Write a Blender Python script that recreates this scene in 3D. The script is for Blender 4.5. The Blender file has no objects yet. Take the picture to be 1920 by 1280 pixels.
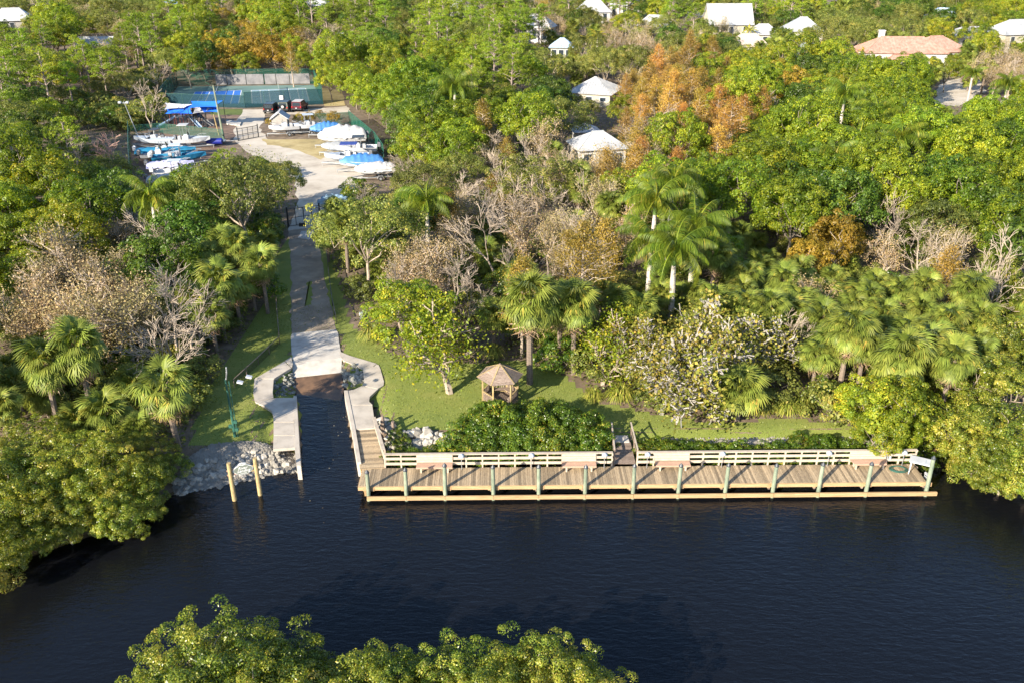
import bpy, math, random
import numpy as np
from mathutils import Vector, Matrix, Euler

# ------------------------------------------------------------------ scene, camera, sky, sun
S = bpy.context.scene
C = S.collection
FPX = 1650.0
PITCH = math.radians(25.6)
CAMZ = 32.7
cam_data = bpy.data.cameras.new("camera"); cam = bpy.data.objects.new("camera", cam_data); C.objects.link(cam)
cam_data.sensor_width = 36.0
cam_data.lens = 36.0 * FPX / 1920.0
cam_data.clip_start = 0.5
cam_data.clip_end = 4000
cam.location = (0, 0, CAMZ)
cam.rotation_euler = (math.radians(90) - PITCH, 0, 0)
S.camera = cam

SUN_EL = math.radians(23)
SUN_DIR = Vector((-0.66, -0.75, 0)).normalized() * math.cos(SUN_EL) + Vector((0, 0, math.sin(SUN_EL)))
W = bpy.data.worlds.new("World"); S.world = W; W.use_nodes = True
nt = W.node_tree
bg = nt.nodes["Background"]
sky = nt.nodes.new("ShaderNodeTexSky"); sky.sky_type = 'NISHITA'; sky.sun_disc = False
sky.sun_elevation = SUN_EL
sky.sun_rotation = math.atan2(SUN_DIR.x, SUN_DIR.y)
sky.air_density = 1.0; sky.dust_density = 0.6; sky.ozone_density = 3.0
nt.links.new(sky.outputs[0], bg.inputs[0])
bg.inputs[1].default_value = 0.115
sl = bpy.data.lights.new("sun", 'SUN'); sun = bpy.data.objects.new("sun", sl); C.objects.link(sun)
sl.energy = 5.0; sl.angle = math.radians(0.5); sl.color = (1.0, 0.90, 0.74)
sun.rotation_euler = (-SUN_DIR).to_track_quat('-Z', 'Y').to_euler()
S.view_settings.view_transform = 'Standard'
S.view_settings.look = 'None'
S.view_settings.exposure = 1.48
S.view_settings.gamma = 1.0
S.view_settings.use_curve_mapping = False
S.cycles.max_bounces = 6
S.cycles.diffuse_bounces = 2
S.cycles.glossy_bounces = 2
S.cycles.transmission_bounces = 3
S.cycles.transparent_max_bounces = 16
S.cycles.use_adaptive_sampling = True

def P(u, v, z=1.0):
    """where the line of sight through a photograph pixel meets the level z"""
    a = (u - 960) / FPX; b = (v - 640) / FPX
    dx, dy, dz = a, math.cos(PITCH) - b * math.sin(PITCH), -math.sin(PITCH) - b * math.cos(PITCH)
    t = (z - CAMZ) / dz
    return Vector((dx * t, dy * t, z))

def Q(x, y, z):
    """photograph pixel of a place"""
    dz = z - CAMZ
    f = y * math.cos(PITCH) - dz * math.sin(PITCH)
    u = y * math.sin(PITCH) + dz * math.cos(PITCH)
    return 960 + FPX * x / f, 640 - FPX * u / f, f

def inpoly(x, y, poly):
    r = False; n = len(poly); j = n - 1
    for i in range(n):
        xi, yi = poly[i]; xj, yj = poly[j]
        if (yi > y) != (yj > y) and x < (xj - xi) * (y - yi) / (yj - yi) + xi:
            r = not r
        j = i
    return r

# ------------------------------------------------------------------ materials
def N(t, kind, **kw):
    n = t.nodes.new(kind)
    for k, v in kw.items():
        if k.startswith('i_'):
            n.inputs[k[2:].replace('_', ' ')].default_value = v
        else:
            setattr(n, k, v)
    return n

def newmat(name):
    m = bpy.data.materials.new(name); m.use_nodes = True
    t = m.node_tree
    for n in list(t.nodes): t.nodes.remove(n)
    out = t.nodes.new("ShaderNodeOutputMaterial")
    return m, t, out

def ramp(t, stops, src):
    r = t.nodes.new("ShaderNodeValToRGB")
    el = r.color_ramp.elements
    while len(el) < len(stops): el.new(0.5)
    for e, (p, c) in zip(el, stops):
        e.position = p; e.color = (*c, 1)
    t.links.new(src, r.inputs[0])
    return r.outputs[0]

def mat(name, c1, c2=None, rough=0.7, scale=3.0, bump=0.0, bscale=None, metal=0.0, vary=0.0, stretch=None, c3=None, spec=0.5, coord='Object', contrast=0.5, detail=6.0):
    """solid surface whose colour wanders between c1 and c2 by noise, each object a little lighter or darker by 'vary'"""
    m, t, out = newmat(name)
    b = N(t, "ShaderNodeBsdfPrincipled"); b.inputs['Roughness'].default_value = rough; b.inputs['Metallic'].default_value = metal
    b.inputs['Specular IOR Level'].default_value = spec
    tc = N(t, "ShaderNodeTexCoord"); src = tc.outputs[coord] if coord != 'Position' else N(t, "ShaderNodeNewGeometry").outputs['Position']
    if stretch:
        mp = N(t, "ShaderNodeMapping"); mp.inputs['Scale'].default_value = stretch
        t.links.new(src, mp.inputs[0]); src = mp.outputs[0]
    if vary > 0:
        oi = N(t, "ShaderNodeObjectInfo")
        va = N(t, "ShaderNodeVectorMath", operation='SCALE'); t.links.new(oi.outputs['Random'], va.inputs['Scale']); va.inputs[0].default_value = (37, 21, 53)
        ad = N(t, "ShaderNodeVectorMath", operation='ADD'); t.links.new(src, ad.inputs[0]); t.links.new(va.outputs[0], ad.inputs[1]); src = ad.outputs[0]
    nz = N(t, "ShaderNodeTexNoise"); nz.inputs['Scale'].default_value = scale; nz.inputs['Detail'].default_value = detail; nz.inputs['Roughness'].default_value = 0.62
    t.links.new(src, nz.inputs['Vector'])
    c2 = c2 or tuple(x * 0.7 for x in c1)
    st = [(0.5 - contrast * 0.35, c2), (0.5 + contrast * 0.35, c1)]
    if c3: st = [(0.5 - contrast * 0.4, c2), (0.5, c1), (0.5 + contrast * 0.4, c3)]
    col = ramp(t, st, nz.outputs[0])
    if vary > 0:
        mr = N(t, "ShaderNodeMapRange"); mr.inputs['To Min'].default_value = 1 - vary; mr.inputs['To Max'].default_value = 1 + vary
        t.links.new(oi.outputs['Random'], mr.inputs[0])
        hs = N(t, "ShaderNodeHueSaturation"); t.links.new(mr.outputs[0], hs.inputs['Value']); t.links.new(col, hs.inputs['Color']); col = hs.outputs[0]
    t.links.new(col, b.inputs['Base Color'])
    if bump > 0:
        nb = N(t, "ShaderNodeTexNoise"); nb.inputs['Scale'].default_value = bscale or scale * 4; nb.inputs['Detail'].default_value = 4
        t.links.new(src, nb.inputs['Vector'])
        bp = N(t, "ShaderNodeBump"); bp.inputs['Strength'].default_value = bump; bp.inputs['Distance'].default_value = 0.05
        t.links.new(nb.outputs[0], bp.inputs['Height']); t.links.new(bp.outputs[0], b.inputs['Normal'])
    t.links.new(b.outputs[0], out.inputs[0])
    return m

def leafmat(name, stops, trans=0.45, vary=0.25, hue=0.015, rough=0.45, spec=0.35, gain=(1.72,1.60,0.95)):
    """leaves: colour by the leaf's own number 'v', tone of the whole plant by its object number"""
    m, t, out = newmat(name)
    at = N(t, "ShaderNodeAttribute"); at.attribute_name = 'v'
    oi = N(t, "ShaderNodeObjectInfo")
    g = N(t, "ShaderNodeNewGeometry")
    nz = N(t, "ShaderNodeTexNoise"); nz.inputs['Scale'].default_value = 0.45; nz.inputs['Detail'].default_value = 3
    t.links.new(g.outputs['Position'], nz.inputs['Vector'])
    m1 = N(t, "ShaderNodeMath", operation='MULTIPLY_ADD'); t.links.new(nz.outputs[0], m1.inputs[0]); m1.inputs[1].default_value = 1.0; m1.inputs[2].default_value = -0.5
    ad = N(t, "ShaderNodeMath", operation='ADD', use_clamp=True); t.links.new(m1.outputs[0], ad.inputs[0]); t.links.new(at.outputs['Fac'], ad.inputs[1])
    stops = [(p, tuple(c[i]*gain[i] for i in range(3))) for p, c in stops]
    col = ramp(t, stops, ad.outputs[0])
    hs = N(t, "ShaderNodeHueSaturation")
    a = N(t, "ShaderNodeMapRange"); a.inputs['To Min'].default_value = 0.5 - hue; a.inputs['To Max'].default_value = 0.5 + hue
    b = N(t, "ShaderNodeMapRange"); b.inputs['To Min'].default_value = 1 - vary; b.inputs['To Max'].default_value = 1 + vary
    wn = N(t, "ShaderNodeTexWhiteNoise", noise_dimensions='1D'); t.links.new(oi.outputs['Random'], wn.inputs['W'])
    t.links.new(oi.outputs['Random'], a.inputs[0]); t.links.new(wn.outputs['Value'], b.inputs[0])
    t.links.new(a.outputs[0], hs.inputs['Hue']); t.links.new(b.outputs[0], hs.inputs['Value']); t.links.new(col, hs.inputs['Color'])
    p = N(t, "ShaderNodeBsdfPrincipled"); p.inputs['Roughness'].default_value = rough; p.inputs['Specular IOR Level'].default_value = spec
    t.links.new(hs.outputs[0], p.inputs['Base Color'])
    tr = N(t, "ShaderNodeBsdfTranslucent")
    h2 = N(t, "ShaderNodeHueSaturation"); h2.inputs['Hue'].default_value = 0.49; h2.inputs['Saturation'].default_value = 1.1; h2.inputs['Value'].default_value = 1.25
    t.links.new(hs.outputs[0], h2.inputs['Color']); t.links.new(h2.outputs[0], tr.inputs['Color'])
    mx = N(t, "ShaderNodeMixShader"); mx.inputs[0].default_value = trans
    t.links.new(p.outputs[0], mx.inputs[1]); t.links.new(tr.outputs[0], mx.inputs[2]); t.links.new(mx.outputs[0], out.inputs[0])
    return m

# ------------------------------------------------------------------ mesh and object helpers
class MB:
    def __init__(s): s.v = []; s.f = []
    def add(s, vs, fs):
        o = len(s.v); s.v.extend([tuple(p) for p in vs]); s.f.extend([tuple(i + o for i in f) for f in fs]); return s
    def box(s, x0, y0, z0, x1, y1, z1, M=None):
        vs = [Vector(p) for p in ((x0,y0,z0),(x1,y0,z0),(x1,y1,z0),(x0,y1,z0),(x0,y0,z1),(x1,y0,z1),(x1,y1,z1),(x0,y1,z1))]
        if M is not None: vs = [M @ p for p in vs]
        return s.add(vs, [(0,3,2,1),(4,5,6,7),(0,1,5,4),(1,2,6,5),(2,3,7,6),(3,0,4,7)])
    def cbox(s, x0, y0, z0, x1, y1, z1, c=0.01, M=None):
        """box with chamfered top edges"""
        vs = [Vector(p) for p in ((x0,y0,z0),(x1,y0,z0),(x1,y1,z0),(x0,y1,z0),(x0,y0,z1-c),(x1,y0,z1-c),(x1,y1,z1-c),(x0,y1,z1-c),(x0+c,y0+c,z1),(x1-c,y0+c,z1),(x1-c,y1-c,z1),(x0+c,y1-c,z1))]
        if M is not None: vs = [M @ p for p in vs]
        return s.add(vs, [(0,3,2,1),(0,1,5,4),(1,2,6,5),(2,3,7,6),(3,0,4,7),(4,5,9,8),(5,6,10,9),(6,7,11,10),(7,4,8,11),(8,9,10,11)])
    def tube(s, pts, rs, n=6, cap=True):
        pts = [Vector(p) for p in pts]
        if not hasattr(rs, '__len__'): rs = [rs] * len(pts)
        o = len(s.v); prev = None
        for i, p in enumerate(pts):
            d = (pts[min(i+1, len(pts)-1)] - pts[max(i-1, 0)])
            if d.length < 1e-9: d = Vector((0,0,1))
            d.normalize()
            a = prev - d * prev.dot(d) if prev is not None else d.orthogonal()
            if a.length < 1e-6: a = d.orthogonal()
            a.normalize(); prev = a; b = d.cross(a)
            for k in range(n):
                t = 2 * math.pi * k / n
                s.v.append(tuple(p + (a * math.cos(t) + b * math.sin(t)) * rs[i]))
        for i in range(len(pts) - 1):
            for k in range(n):
                k2 = (k + 1) % n
                s.f.append((o+i*n+k, o+i*n+k2, o+(i+1)*n+k2, o+(i+1)*n+k))
        if cap:
            s.f.append(tuple(o + k for k in range(n-1, -1, -1)))
            e = o + (len(pts)-1) * n
            s.f.append(tuple(e + k for k in range(n)))
        return s
    def bar(s, a, b, w, h, up=Vector((0,0,1))):
        a = Vector(a); b = Vector(b); d = (b - a).normalized(); x = d.cross(up)
        if x.length < 1e-5: x = d.orthogonal()
        x.normalize(); y = x.cross(d)
        vs = [p + x * sx * w / 2 + y * sy * h / 2 for p in (a, b) for sx, sy in ((-1,-1),(1,-1),(1,1),(-1,1))]
        return s.add(vs, [(0,1,2,3)[::-1],(4,5,6,7),(0,1,5,4),(1,2,6,5),(2,3,7,6),(3,0,4,7)])
    def prism(s, poly, z0, z1):
        n = len(poly)
        if sum(poly[i][0]*poly[(i+1)%n][1]-poly[(i+1)%n][0]*poly[i][1] for i in range(n)) < 0: poly = poly[::-1]
        zs0 = z0 if hasattr(z0, '__len__') else [z0]*n; zs1 = z1 if hasattr(z1, '__len__') else [z1]*n
        vs = [(p[0], p[1], zs0[i]) for i, p in enumerate(poly)] + [(p[0], p[1], zs1[i]) for i, p in enumerate(poly)]
        return s.add(vs, [tuple(range(n-1,-1,-1)), tuple(range(n, 2*n))] + [(i, (i+1)%n, n+(i+1)%n, n+i) for i in range(n)])
    def blob(s, c, r, seg=8, rings=5, rng=None, jit=0.0):
        c = Vector(c); r = Vector(r) if hasattr(r, '__len__') else Vector((r, r, r)); o = len(s.v)
        def J(): return 1 + (rng.uniform(-jit, jit) if rng else 0)
        s.v.append(tuple(c + Vector((0, 0, r.z * J()))))
        for i in range(1, rings):
            ph = math.pi * i / rings
            for k in range(seg):
                t = 2 * math.pi * k / seg; j = J()
                s.v.append((c.x + r.x*math.sin(ph)*math.cos(t)*j, c.y + r.y*math.sin(ph)*math.sin(t)*j, c.z + r.z*math.cos(ph)*j))
        s.v.append(tuple(c - Vector((0, 0, r.z * J())))); e = len(s.v) - 1
        for k in range(seg):
            k2 = (k+1) % seg
            s.f.append((o, o+1+k, o+1+k2)); s.f.append((e, o+1+(rings-2)*seg+k2, o+1+(rings-2)*seg+k))
            for i in range(rings-2):
                a = o+1+i*seg; s.f.append((a+k, a+seg+k, a+seg+k2, a+k2))
        return s
    def mesh(s, name, m=None, smooth=False):
        me = bpy.data.meshes.new(name); me.from_pydata(s.v, [], s.f)
        if m: me.materials.append(m)
        if smooth: me.shade_smooth()
        return me

def npmesh(name, V, F, m, val=None, smooth=False):
    """mesh from arrays; val is one number per face (each leaf its own tone)"""
    me = bpy.data.meshes.new(name)
    V = np.asarray(V, dtype=np.float32); F = np.asarray(F, dtype=np.int32)
    nf, k = F.shape
    me.vertices.add(len(V)); me.vertices.foreach_set('co', V.ravel())
    me.loops.add(nf * k); me.loops.foreach_set('vertex_index', F.ravel())
    me.polygons.add(nf); me.polygons.foreach_set('loop_start', np.arange(0, nf*k, k, dtype=np.int32))
    me.update(calc_edges=True)
    if val is not None:
        a = me.attributes.new('v', 'FLOAT', 'FACE'); a.data.foreach_set('value', np.asarray(val, dtype=np.float32))
    if m: me.materials.append(m)
    if smooth: me.shade_smooth()
    return me

def ob(name, me, parent=None, loc=None, rot=None, scale=None):
    o = bpy.data.objects.new(name, me); C.objects.link(o)
    if parent is not None: o.parent = parent
    if loc is not None: o.location = loc
    if rot is not None: o.rotation_euler = rot
    if scale is not None: o.scale = scale if hasattr(scale, '__len__') else (scale,)*3
    return o

def tag(o, label, cat, group=None):
    o['label'] = label; o['category'] = cat
    if group: o['group'] = group
    return o

def thing(name, label, cat, loc=(0,0,0), rz=0, group=None, scale=None):
    return tag(ob(name, None, None, loc, (0,0,rz), scale), label, cat, group)

def struct(o, kind='structure'):
    o['kind'] = kind; return o

def part(name, mb, m, parent, smooth=False, **kw):
    return ob(name, mb.mesh(name, m, smooth), parent, **kw)

# ------------------------------------------------------------------ surfaces
CONC = mat("concrete", (0.41,0.36,0.30), (0.29,0.255,0.215), rough=0.85, scale=0.8, bump=0.15, bscale=30, coord='Position', c3=(0.46,0.41,0.35))
CONC2 = mat("weathered_concrete", (0.42,0.385,0.34), (0.30,0.275,0.24), rough=0.85, scale=1.1, bump=0.15, bscale=25, coord='Position', c3=(0.48,0.45,0.40))
PLANK = mat("grey_plank", (0.29,0.215,0.13), (0.17,0.125,0.08), rough=0.8, scale=3, vary=0.42, stretch=(14,1.2,6), bump=0.2, bscale=8, c3=(0.38,0.30,0.19))
NEWWOOD = mat("pale_timber", (0.34,0.22,0.11), (0.27,0.165,0.075), rough=0.75, scale=2, vary=0.08, stretch=(0.6,8,8), bump=0.1, c3=(0.42,0.29,0.15))
RAILW = mat("cream_painted_wood", (0.46,0.385,0.30), (0.35,0.285,0.22), rough=0.7, scale=3, vary=0.05, bump=0.06)
SALMON = mat("salmon_painted_wood", (0.40,0.255,0.18), (0.34,0.21,0.145), rough=0.7, scale=3, vary=0.05)
PILEM = mat("green_white_piling", (0.16,0.19,0.13), (0.04,0.065,0.06), rough=0.75, scale=1.3, vary=0.12, stretch=(2,2,1.1), bump=0.15, c3=(0.29,0.30,0.22), contrast=0.95)
CAPM = mat("dark_cap", (0.05,0.055,0.065), (0.03,0.035,0.04), rough=0.4)
OLDWOOD = mat("weathered_wood", (0.20,0.145,0.11), (0.10,0.07,0.055), rough=0.85, scale=3, vary=0.2, stretch=(2,10,4), bump=0.2, c3=(0.32,0.26,0.21))
POSTW = mat("yellow_wood_post", (0.30,0.22,0.10), (0.20,0.14,0.06), rough=0.8, scale=3, vary=0.1, stretch=(6,6,1), bump=0.2, c3=(0.38,0.29,0.15))
WHITE = mat("white_gelcoat", (0.52,0.52,0.53), (0.42,0.43,0.45), rough=0.3, scale=2, vary=0.04)
GREYP = mat("light_grey_paint", (0.38,0.42,0.47), (0.30,0.34,0.40), rough=0.4, scale=2)
BLACKM = mat("black_metal", (0.03,0.03,0.035), (0.02,0.02,0.02), rough=0.4)
DKGREY = mat("dark_grey_cover", (0.13,0.135,0.15), (0.09,0.095,0.10), rough=0.8, scale=3)
GALV = mat("galvanised_steel", (0.42,0.43,0.44), (0.32,0.33,0.34), rough=0.45, metal=0.6, scale=5)
BLUEC = mat("bright_blue_fabric", (0.015,0.17,0.75), (0.012,0.13,0.60), rough=0.7, scale=2)
LBLUE = mat("light_blue_tarp", (0.06,0.20,0.46), (0.04,0.14,0.36), rough=0.6, scale=2, bump=0.4, bscale=5)
TEAL = mat("teal_fabric", (0.01,0.15,0.28), (0.01,0.15,0.28), rough=0.6, scale=2)
NAVY = mat("navy_vinyl", (0.01,0.02,0.22), (0.008,0.015,0.15), rough=0.4, scale=2)
WCOVER = mat("white_tarp", (0.44,0.43,0.42), (0.32,0.32,0.32), rough=0.8, scale=2.5, bump=0.5, bscale=4)
GCOVER = mat("grey_tarp", (0.24,0.25,0.26), (0.18,0.19,0.20), rough=0.8, scale=2.5, bump=0.4, bscale=4)
GLASS = mat("dark_glass", (0.03,0.04,0.05), (0.02,0.03,0.04), rough=0.08, spec=0.8)
RUBBER = mat("black_rubber", (0.02,0.02,0.02), rough=0.8)
GREENP = mat("green_painted_metal", (0.03,0.11,0.08), (0.02,0.075,0.055), rough=0.5)
ROCKM = mat("pale_rock", (0.29,0.265,0.225), (0.12,0.105,0.085), rough=0.9, scale=2.5, vary=0.35, bump=0.6, bscale=8, c3=(0.36,0.34,0.305), contrast=0.9)
ROCKD = mat("mossy_rock", (0.20,0.195,0.17), (0.07,0.08,0.045), rough=0.95, scale=2.5, vary=0.35, bump=0.6, bscale=8, c3=(0.34,0.33,0.30), contrast=0.9)
BARKM = mat("grey_bark", (0.22,0.18,0.14), (0.12,0.10,0.08), rough=0.9, scale=5, stretch=(1,1,0.3), bump=0.4, vary=0.15)
PINEB = mat("pine_bark", (0.30,0.24,0.20), (0.16,0.12,0.10), rough=0.9, scale=4, stretch=(1,1,0.4), bump=0.4, vary=0.15)
PALEB = mat("pale_bark", (0.36,0.29,0.22), (0.22,0.175,0.135), rough=0.85, scale=4, bump=0.2, vary=0.12)
PINKB = mat("pinkish_bark", (0.34,0.21,0.17), (0.24,0.15,0.12), rough=0.85, scale=4, bump=0.2, vary=0.12)
ROYALT = mat("pale_palm_trunk", (0.50,0.45,0.38), (0.36,0.32,0.27), rough=0.8, scale=2, stretch=(1,1,6), bump=0.15, vary=0.1)
SABALT = mat("brown_palm_trunk", (0.22,0.17,0.13), (0.12,0.09,0.07), rough=0.9, scale=4, stretch=(1,1,5), bump=0.5, vary=0.15)
SHAFT = mat("green_crownshaft", (0.13,0.22,0.05), (0.09,0.16,0.04), rough=0.4, scale=2)

L_ROYAL = leafmat("royal_palm_leaf", [(0.0,(0.025,0.050,0.008)),(0.5,(0.060,0.095,0.012)),(0.85,(0.11,0.145,0.02)),(1.0,(0.22,0.19,0.04))], rough=0.5, spec=0.25, trans=0.35)
L_SABAL = leafmat("fan_palm_leaf", [(0.0,(0.038,0.060,0.016)),(0.5,(0.092,0.122,0.033)),(0.85,(0.14,0.17,0.05)),(1.0,(0.25,0.20,0.06))], rough=0.5, spec=0.25, trans=0.3)
L_DEAD = leafmat("dry_palm_leaf", [(0.0,(0.16,0.10,0.06)),(0.5,(0.30,0.20,0.12)),(1.0,(0.44,0.32,0.21))], trans=0.15, gain=(1,1,1))
L_SILVER = leafmat("silver_palm_leaf", [(0.0,(0.28,0.33,0.31)),(1.0,(0.42,0.46,0.44))], trans=0.1, hue=0.01, gain=(1,1,1))
L_VIVID = leafmat("vivid_green_leaf", [(0.0,(0.035,0.070,0.008)),(0.5,(0.095,0.145,0.014)),(0.8,(0.16,0.20,0.02)),(1.0,(0.23,0.25,0.025))])
L_YGREEN = leafmat("yellow_green_leaf", [(0.0,(0.05,0.085,0.010)),(0.5,(0.12,0.165,0.018)),(0.85,(0.21,0.22,0.026)),(1.0,(0.31,0.26,0.035))])
L_OLIVE = leafmat("olive_leaf", [(0.0,(0.045,0.06,0.018)),(0.5,(0.10,0.125,0.040)),(0.85,(0.165,0.175,0.06)),(1.0,(0.24,0.21,0.08))])
L_DARK = leafmat("dark_green_leaf", [(0.0,(0.018,0.038,0.008)),(0.5,(0.045,0.085,0.014)),(1.0,(0.10,0.14,0.03))])
L_PINE = leafmat("pine_needle", [(0.0,(0.05,0.09,0.010)),(0.5,(0.105,0.165,0.016)),(1.0,(0.20,0.23,0.03))], trans=0.25)
L_MANG = leafmat("mangrove_leaf", [(0.0,(0.030,0.055,0.010)),(0.35,(0.085,0.125,0.022)),(0.7,(0.17,0.195,0.036)),(1.0,(0.31,0.28,0.09))], rough=0.35, spec=0.5)
L_CYP = leafmat("cypress_rust_needle", [(0.0,(0.18,0.11,0.025)),(0.5,(0.42,0.22,0.04)),(1.0,(0.55,0.36,0.08))], trans=0.3, gain=(1,1,1))
L_CYPY = leafmat("cypress_gold_needle", [(0.0,(0.12,0.11,0.02)),(0.5,(0.27,0.18,0.03)),(1.0,(0.42,0.28,0.05))], trans=0.3, gain=(1,1,1))
L_TAN = leafmat("tan_dry_leaf", [(0.0,(0.15,0.13,0.05)),(0.5,(0.32,0.25,0.11)),(1.0,(0.46,0.32,0.16))], trans=0.3, gain=(1,1,1))
L_RED = leafmat("dark_red_leaf", [(0.0,(0.10,0.015,0.01)),(1.0,(0.28,0.04,0.02))])
L_GRASS = leafmat("grass_blade", [(0.0,(0.07,0.10,0.02)),(0.6,(0.17,0.19,0.05)),(1.0,(0.34,0.28,0.12))], trans=0.2)
L_HEDGE = leafmat("hedge_leaf", [(0.0,(0.02,0.045,0.008)),(0.5,(0.055,0.10,0.014)),(0.85,(0.105,0.15,0.02)),(1.0,(0.24,0.20,0.04))], rough=0.35, spec=0.5)
# ------------------------------------------------------------------ the ground, one sheet, cut down into a river bed
def xy(u, v, z=0.0):
    p = P(u, v, z); return (p.x, p.y)
RIVER = [(900,95),(60,53),(33,51.0),(27,50.4),(26,49.6),(8,49.3),(-8.2,49.0),(-10.0,48.8)] + \
        [xy(670,893), xy(646,738)] + [xy(557,745), xy(562,885)] + \
        [xy(535,884), xy(500,890), xy(470,897), xy(440,903), xy(400,912), xy(330,926), xy(290,955), xy(225,990), xy(100,1030), (-31,36.5),(-45,26),(-80,0),(-300,-120),(-620,-280),
         (-520,-330),(-60,-26),(-28,6),(-19,18),(-13,23.5),(-6,25.6),(6,25.4),(11,22),(18,17),(40,16),(90,14),(300,20),(900,40)]
RAMP_TOP = (xy(546,628,1), xy(632,618,1)); RAMP_W = (xy(556,742), xy(646,734))
def seg_dist(X, Y, poly):
    d = np.full(X.shape, 1e9); ins = np.zeros(X.shape, bool); n = len(poly); j = n - 1
    for i in range(n):
        xi, yi = poly[i]; xj, yj = poly[j]
        ex, ey = xj-xi, yj-yi
        t = np.clip(((X-xi)*ex + (Y-yi)*ey) / (ex*ex+ey*ey+1e-12), 0, 1)
        d = np.minimum(d, np.hypot(X-xi-t*ex, Y-yi-t*ey))
        with np.errstate(divide='ignore', invalid='ignore'):
            c = ((yi > Y) != (yj > Y)) & (X < ex*(Y-yi)/(ey if ey != 0 else 1e-12) + xi)
        ins ^= c; j = i
    return d, ins
CORR = [xy(547,629,1), xy(633,621,1), xy(637,650,1), xy(650,740), xy(672,893), xy(563,885), xy(555,745)]
def height(X, Y):
    d, ins = seg_dist(X, Y, RIVER)
    sh = 3.2 + 0*X
    sh = np.where(X > 26, 5.0, sh)
    sh = np.where((Y < 30), 6.0, sh)
    a = np.clip(d / sh, 0, 1); a = a*a*(3-2*a)
    lump = 0.10*np.sin(X*1.7+Y*0.6)*np.sin(Y*2.1-X*0.9)
    h = np.where(ins, -np.clip(d*0.42, 0, 3.4) - 0.05, 1.0*a + lump*(1-a)*a*3)
    dc, ic = seg_dist(X, Y, CORR)
    ry = (Y - 59.0) * 0.30
    hr = np.clip(ry, -0.25, 1.0)
    # beds beside the ramp slope down to it; the launch itself is dug deeper than the ramp slab
    h = np.where(ic, np.minimum(h, np.minimum(hr - 0.25, 1.0)), h)
    near = (dc < 1.1) & (~ic) & (Y > 57.0) & (Y < 62.8)
    h = np.where(near, np.minimum(h, np.maximum(hr, 0) - 0.1 + 0.8*np.clip(dc/1.1, 0, 1)), h)
    nearw = (dc < 1.6) & (~ic) & (Y <= 57.2) & (Y > 51.2)
    h = np.where(nearw, 0.85, h)
    return h
def axis(a, b, step, lo, hi, g=1.28):
    m = list(np.arange(a, b + 1e-6, step)); s = step; x = a; L = []
    while x > lo: s *= g; x -= s; L.append(x)
    s = step; x = m[-1]; R = []
    while x < hi: s *= g; x += s; R.append(x)
    return np.array(L[::-1] + m + R)
gx = axis(-42, 42, 0.35, -1500, 1500); gy = axis(18, 72, 0.35, -900, 2600)
GX, GY = np.meshgrid(gx, gy); GH = height(GX, GY)
far = (GY > 66) | (np.abs(GX) > 900) | (GY < -400)
GH = np.where(far & (GY > 66), 1.0, GH)
nx, ny = len(gx), len(gy)
idx = np.arange(nx*ny).reshape(ny, nx)
F = np.stack([idx[:-1,:-1], idx[:-1,1:], idx[1:,1:], idx[1:,:-1]], -1).reshape(-1, 4)
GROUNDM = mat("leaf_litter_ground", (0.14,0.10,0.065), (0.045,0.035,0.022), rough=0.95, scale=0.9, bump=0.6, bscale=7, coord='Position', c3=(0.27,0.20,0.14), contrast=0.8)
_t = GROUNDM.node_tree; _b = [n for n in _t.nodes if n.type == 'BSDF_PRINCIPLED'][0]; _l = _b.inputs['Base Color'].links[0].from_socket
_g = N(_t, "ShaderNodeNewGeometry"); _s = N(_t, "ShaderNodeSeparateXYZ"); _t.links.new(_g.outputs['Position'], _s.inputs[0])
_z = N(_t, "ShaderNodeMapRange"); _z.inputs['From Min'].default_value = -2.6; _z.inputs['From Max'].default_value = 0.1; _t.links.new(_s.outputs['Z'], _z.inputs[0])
_c = ramp(_t, [(0.0,(0.004,0.005,0.007)),(0.55,(0.030,0.021,0.009)),(1.0,(0.10,0.065,0.025))], _z.outputs[0])  # bed colour darkens with depth, standing in for light lost in deep water
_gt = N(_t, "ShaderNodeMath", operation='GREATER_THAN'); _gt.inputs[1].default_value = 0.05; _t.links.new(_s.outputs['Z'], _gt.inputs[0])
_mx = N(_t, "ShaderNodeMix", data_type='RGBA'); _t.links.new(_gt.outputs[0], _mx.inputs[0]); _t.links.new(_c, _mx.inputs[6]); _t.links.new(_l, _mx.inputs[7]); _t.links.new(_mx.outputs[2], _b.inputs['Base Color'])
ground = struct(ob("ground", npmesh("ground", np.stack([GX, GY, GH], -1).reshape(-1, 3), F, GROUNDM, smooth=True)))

# river water: looks through to the brown bed, mirrors the sky by its angle
m, t, out = newmat("river_water")
g = N(t, "ShaderNodeNewGeometry")
mp = N(t, "ShaderNodeMapping"); mp.inputs['Rotation'].default_value = (0, 0, math.radians(25)); mp.inputs['Scale'].default_value = (0.55, 1.6, 1)
t.links.new(g.outputs['Position'], mp.inputs[0])
n1 = N(t, "ShaderNodeTexNoise"); n1.inputs['Scale'].default_value = 1.9; n1.inputs['Detail'].default_value = 3; n1.inputs['Distortion'].default_value = 0.6
mp2 = N(t, "ShaderNodeMapping"); mp2.inputs['Rotation'].default_value = (0, 0, math.radians(-32)); mp2.inputs['Scale'].default_value = (1.1, 3.2, 1)
t.links.new(g.outputs['Position'], mp2.inputs[0])
n2 = N(t, "ShaderNodeTexNoise"); n2.inputs['Scale'].default_value = 2.2; n2.inputs['Detail'].default_value = 3; n2.inputs['Distortion'].default_value = 0.4
t.links.new(mp.outputs[0], n1.inputs['Vector']); t.links.new(mp2.outputs[0], n2.inputs['Vector'])
n3 = N(t, "ShaderNodeTexNoise"); n3.inputs['Scale'].default_value = 0.06; n3.inputs['Detail'].default_value = 2; t.links.new(g.outputs['Position'], n3.inputs['Vector'])
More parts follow.
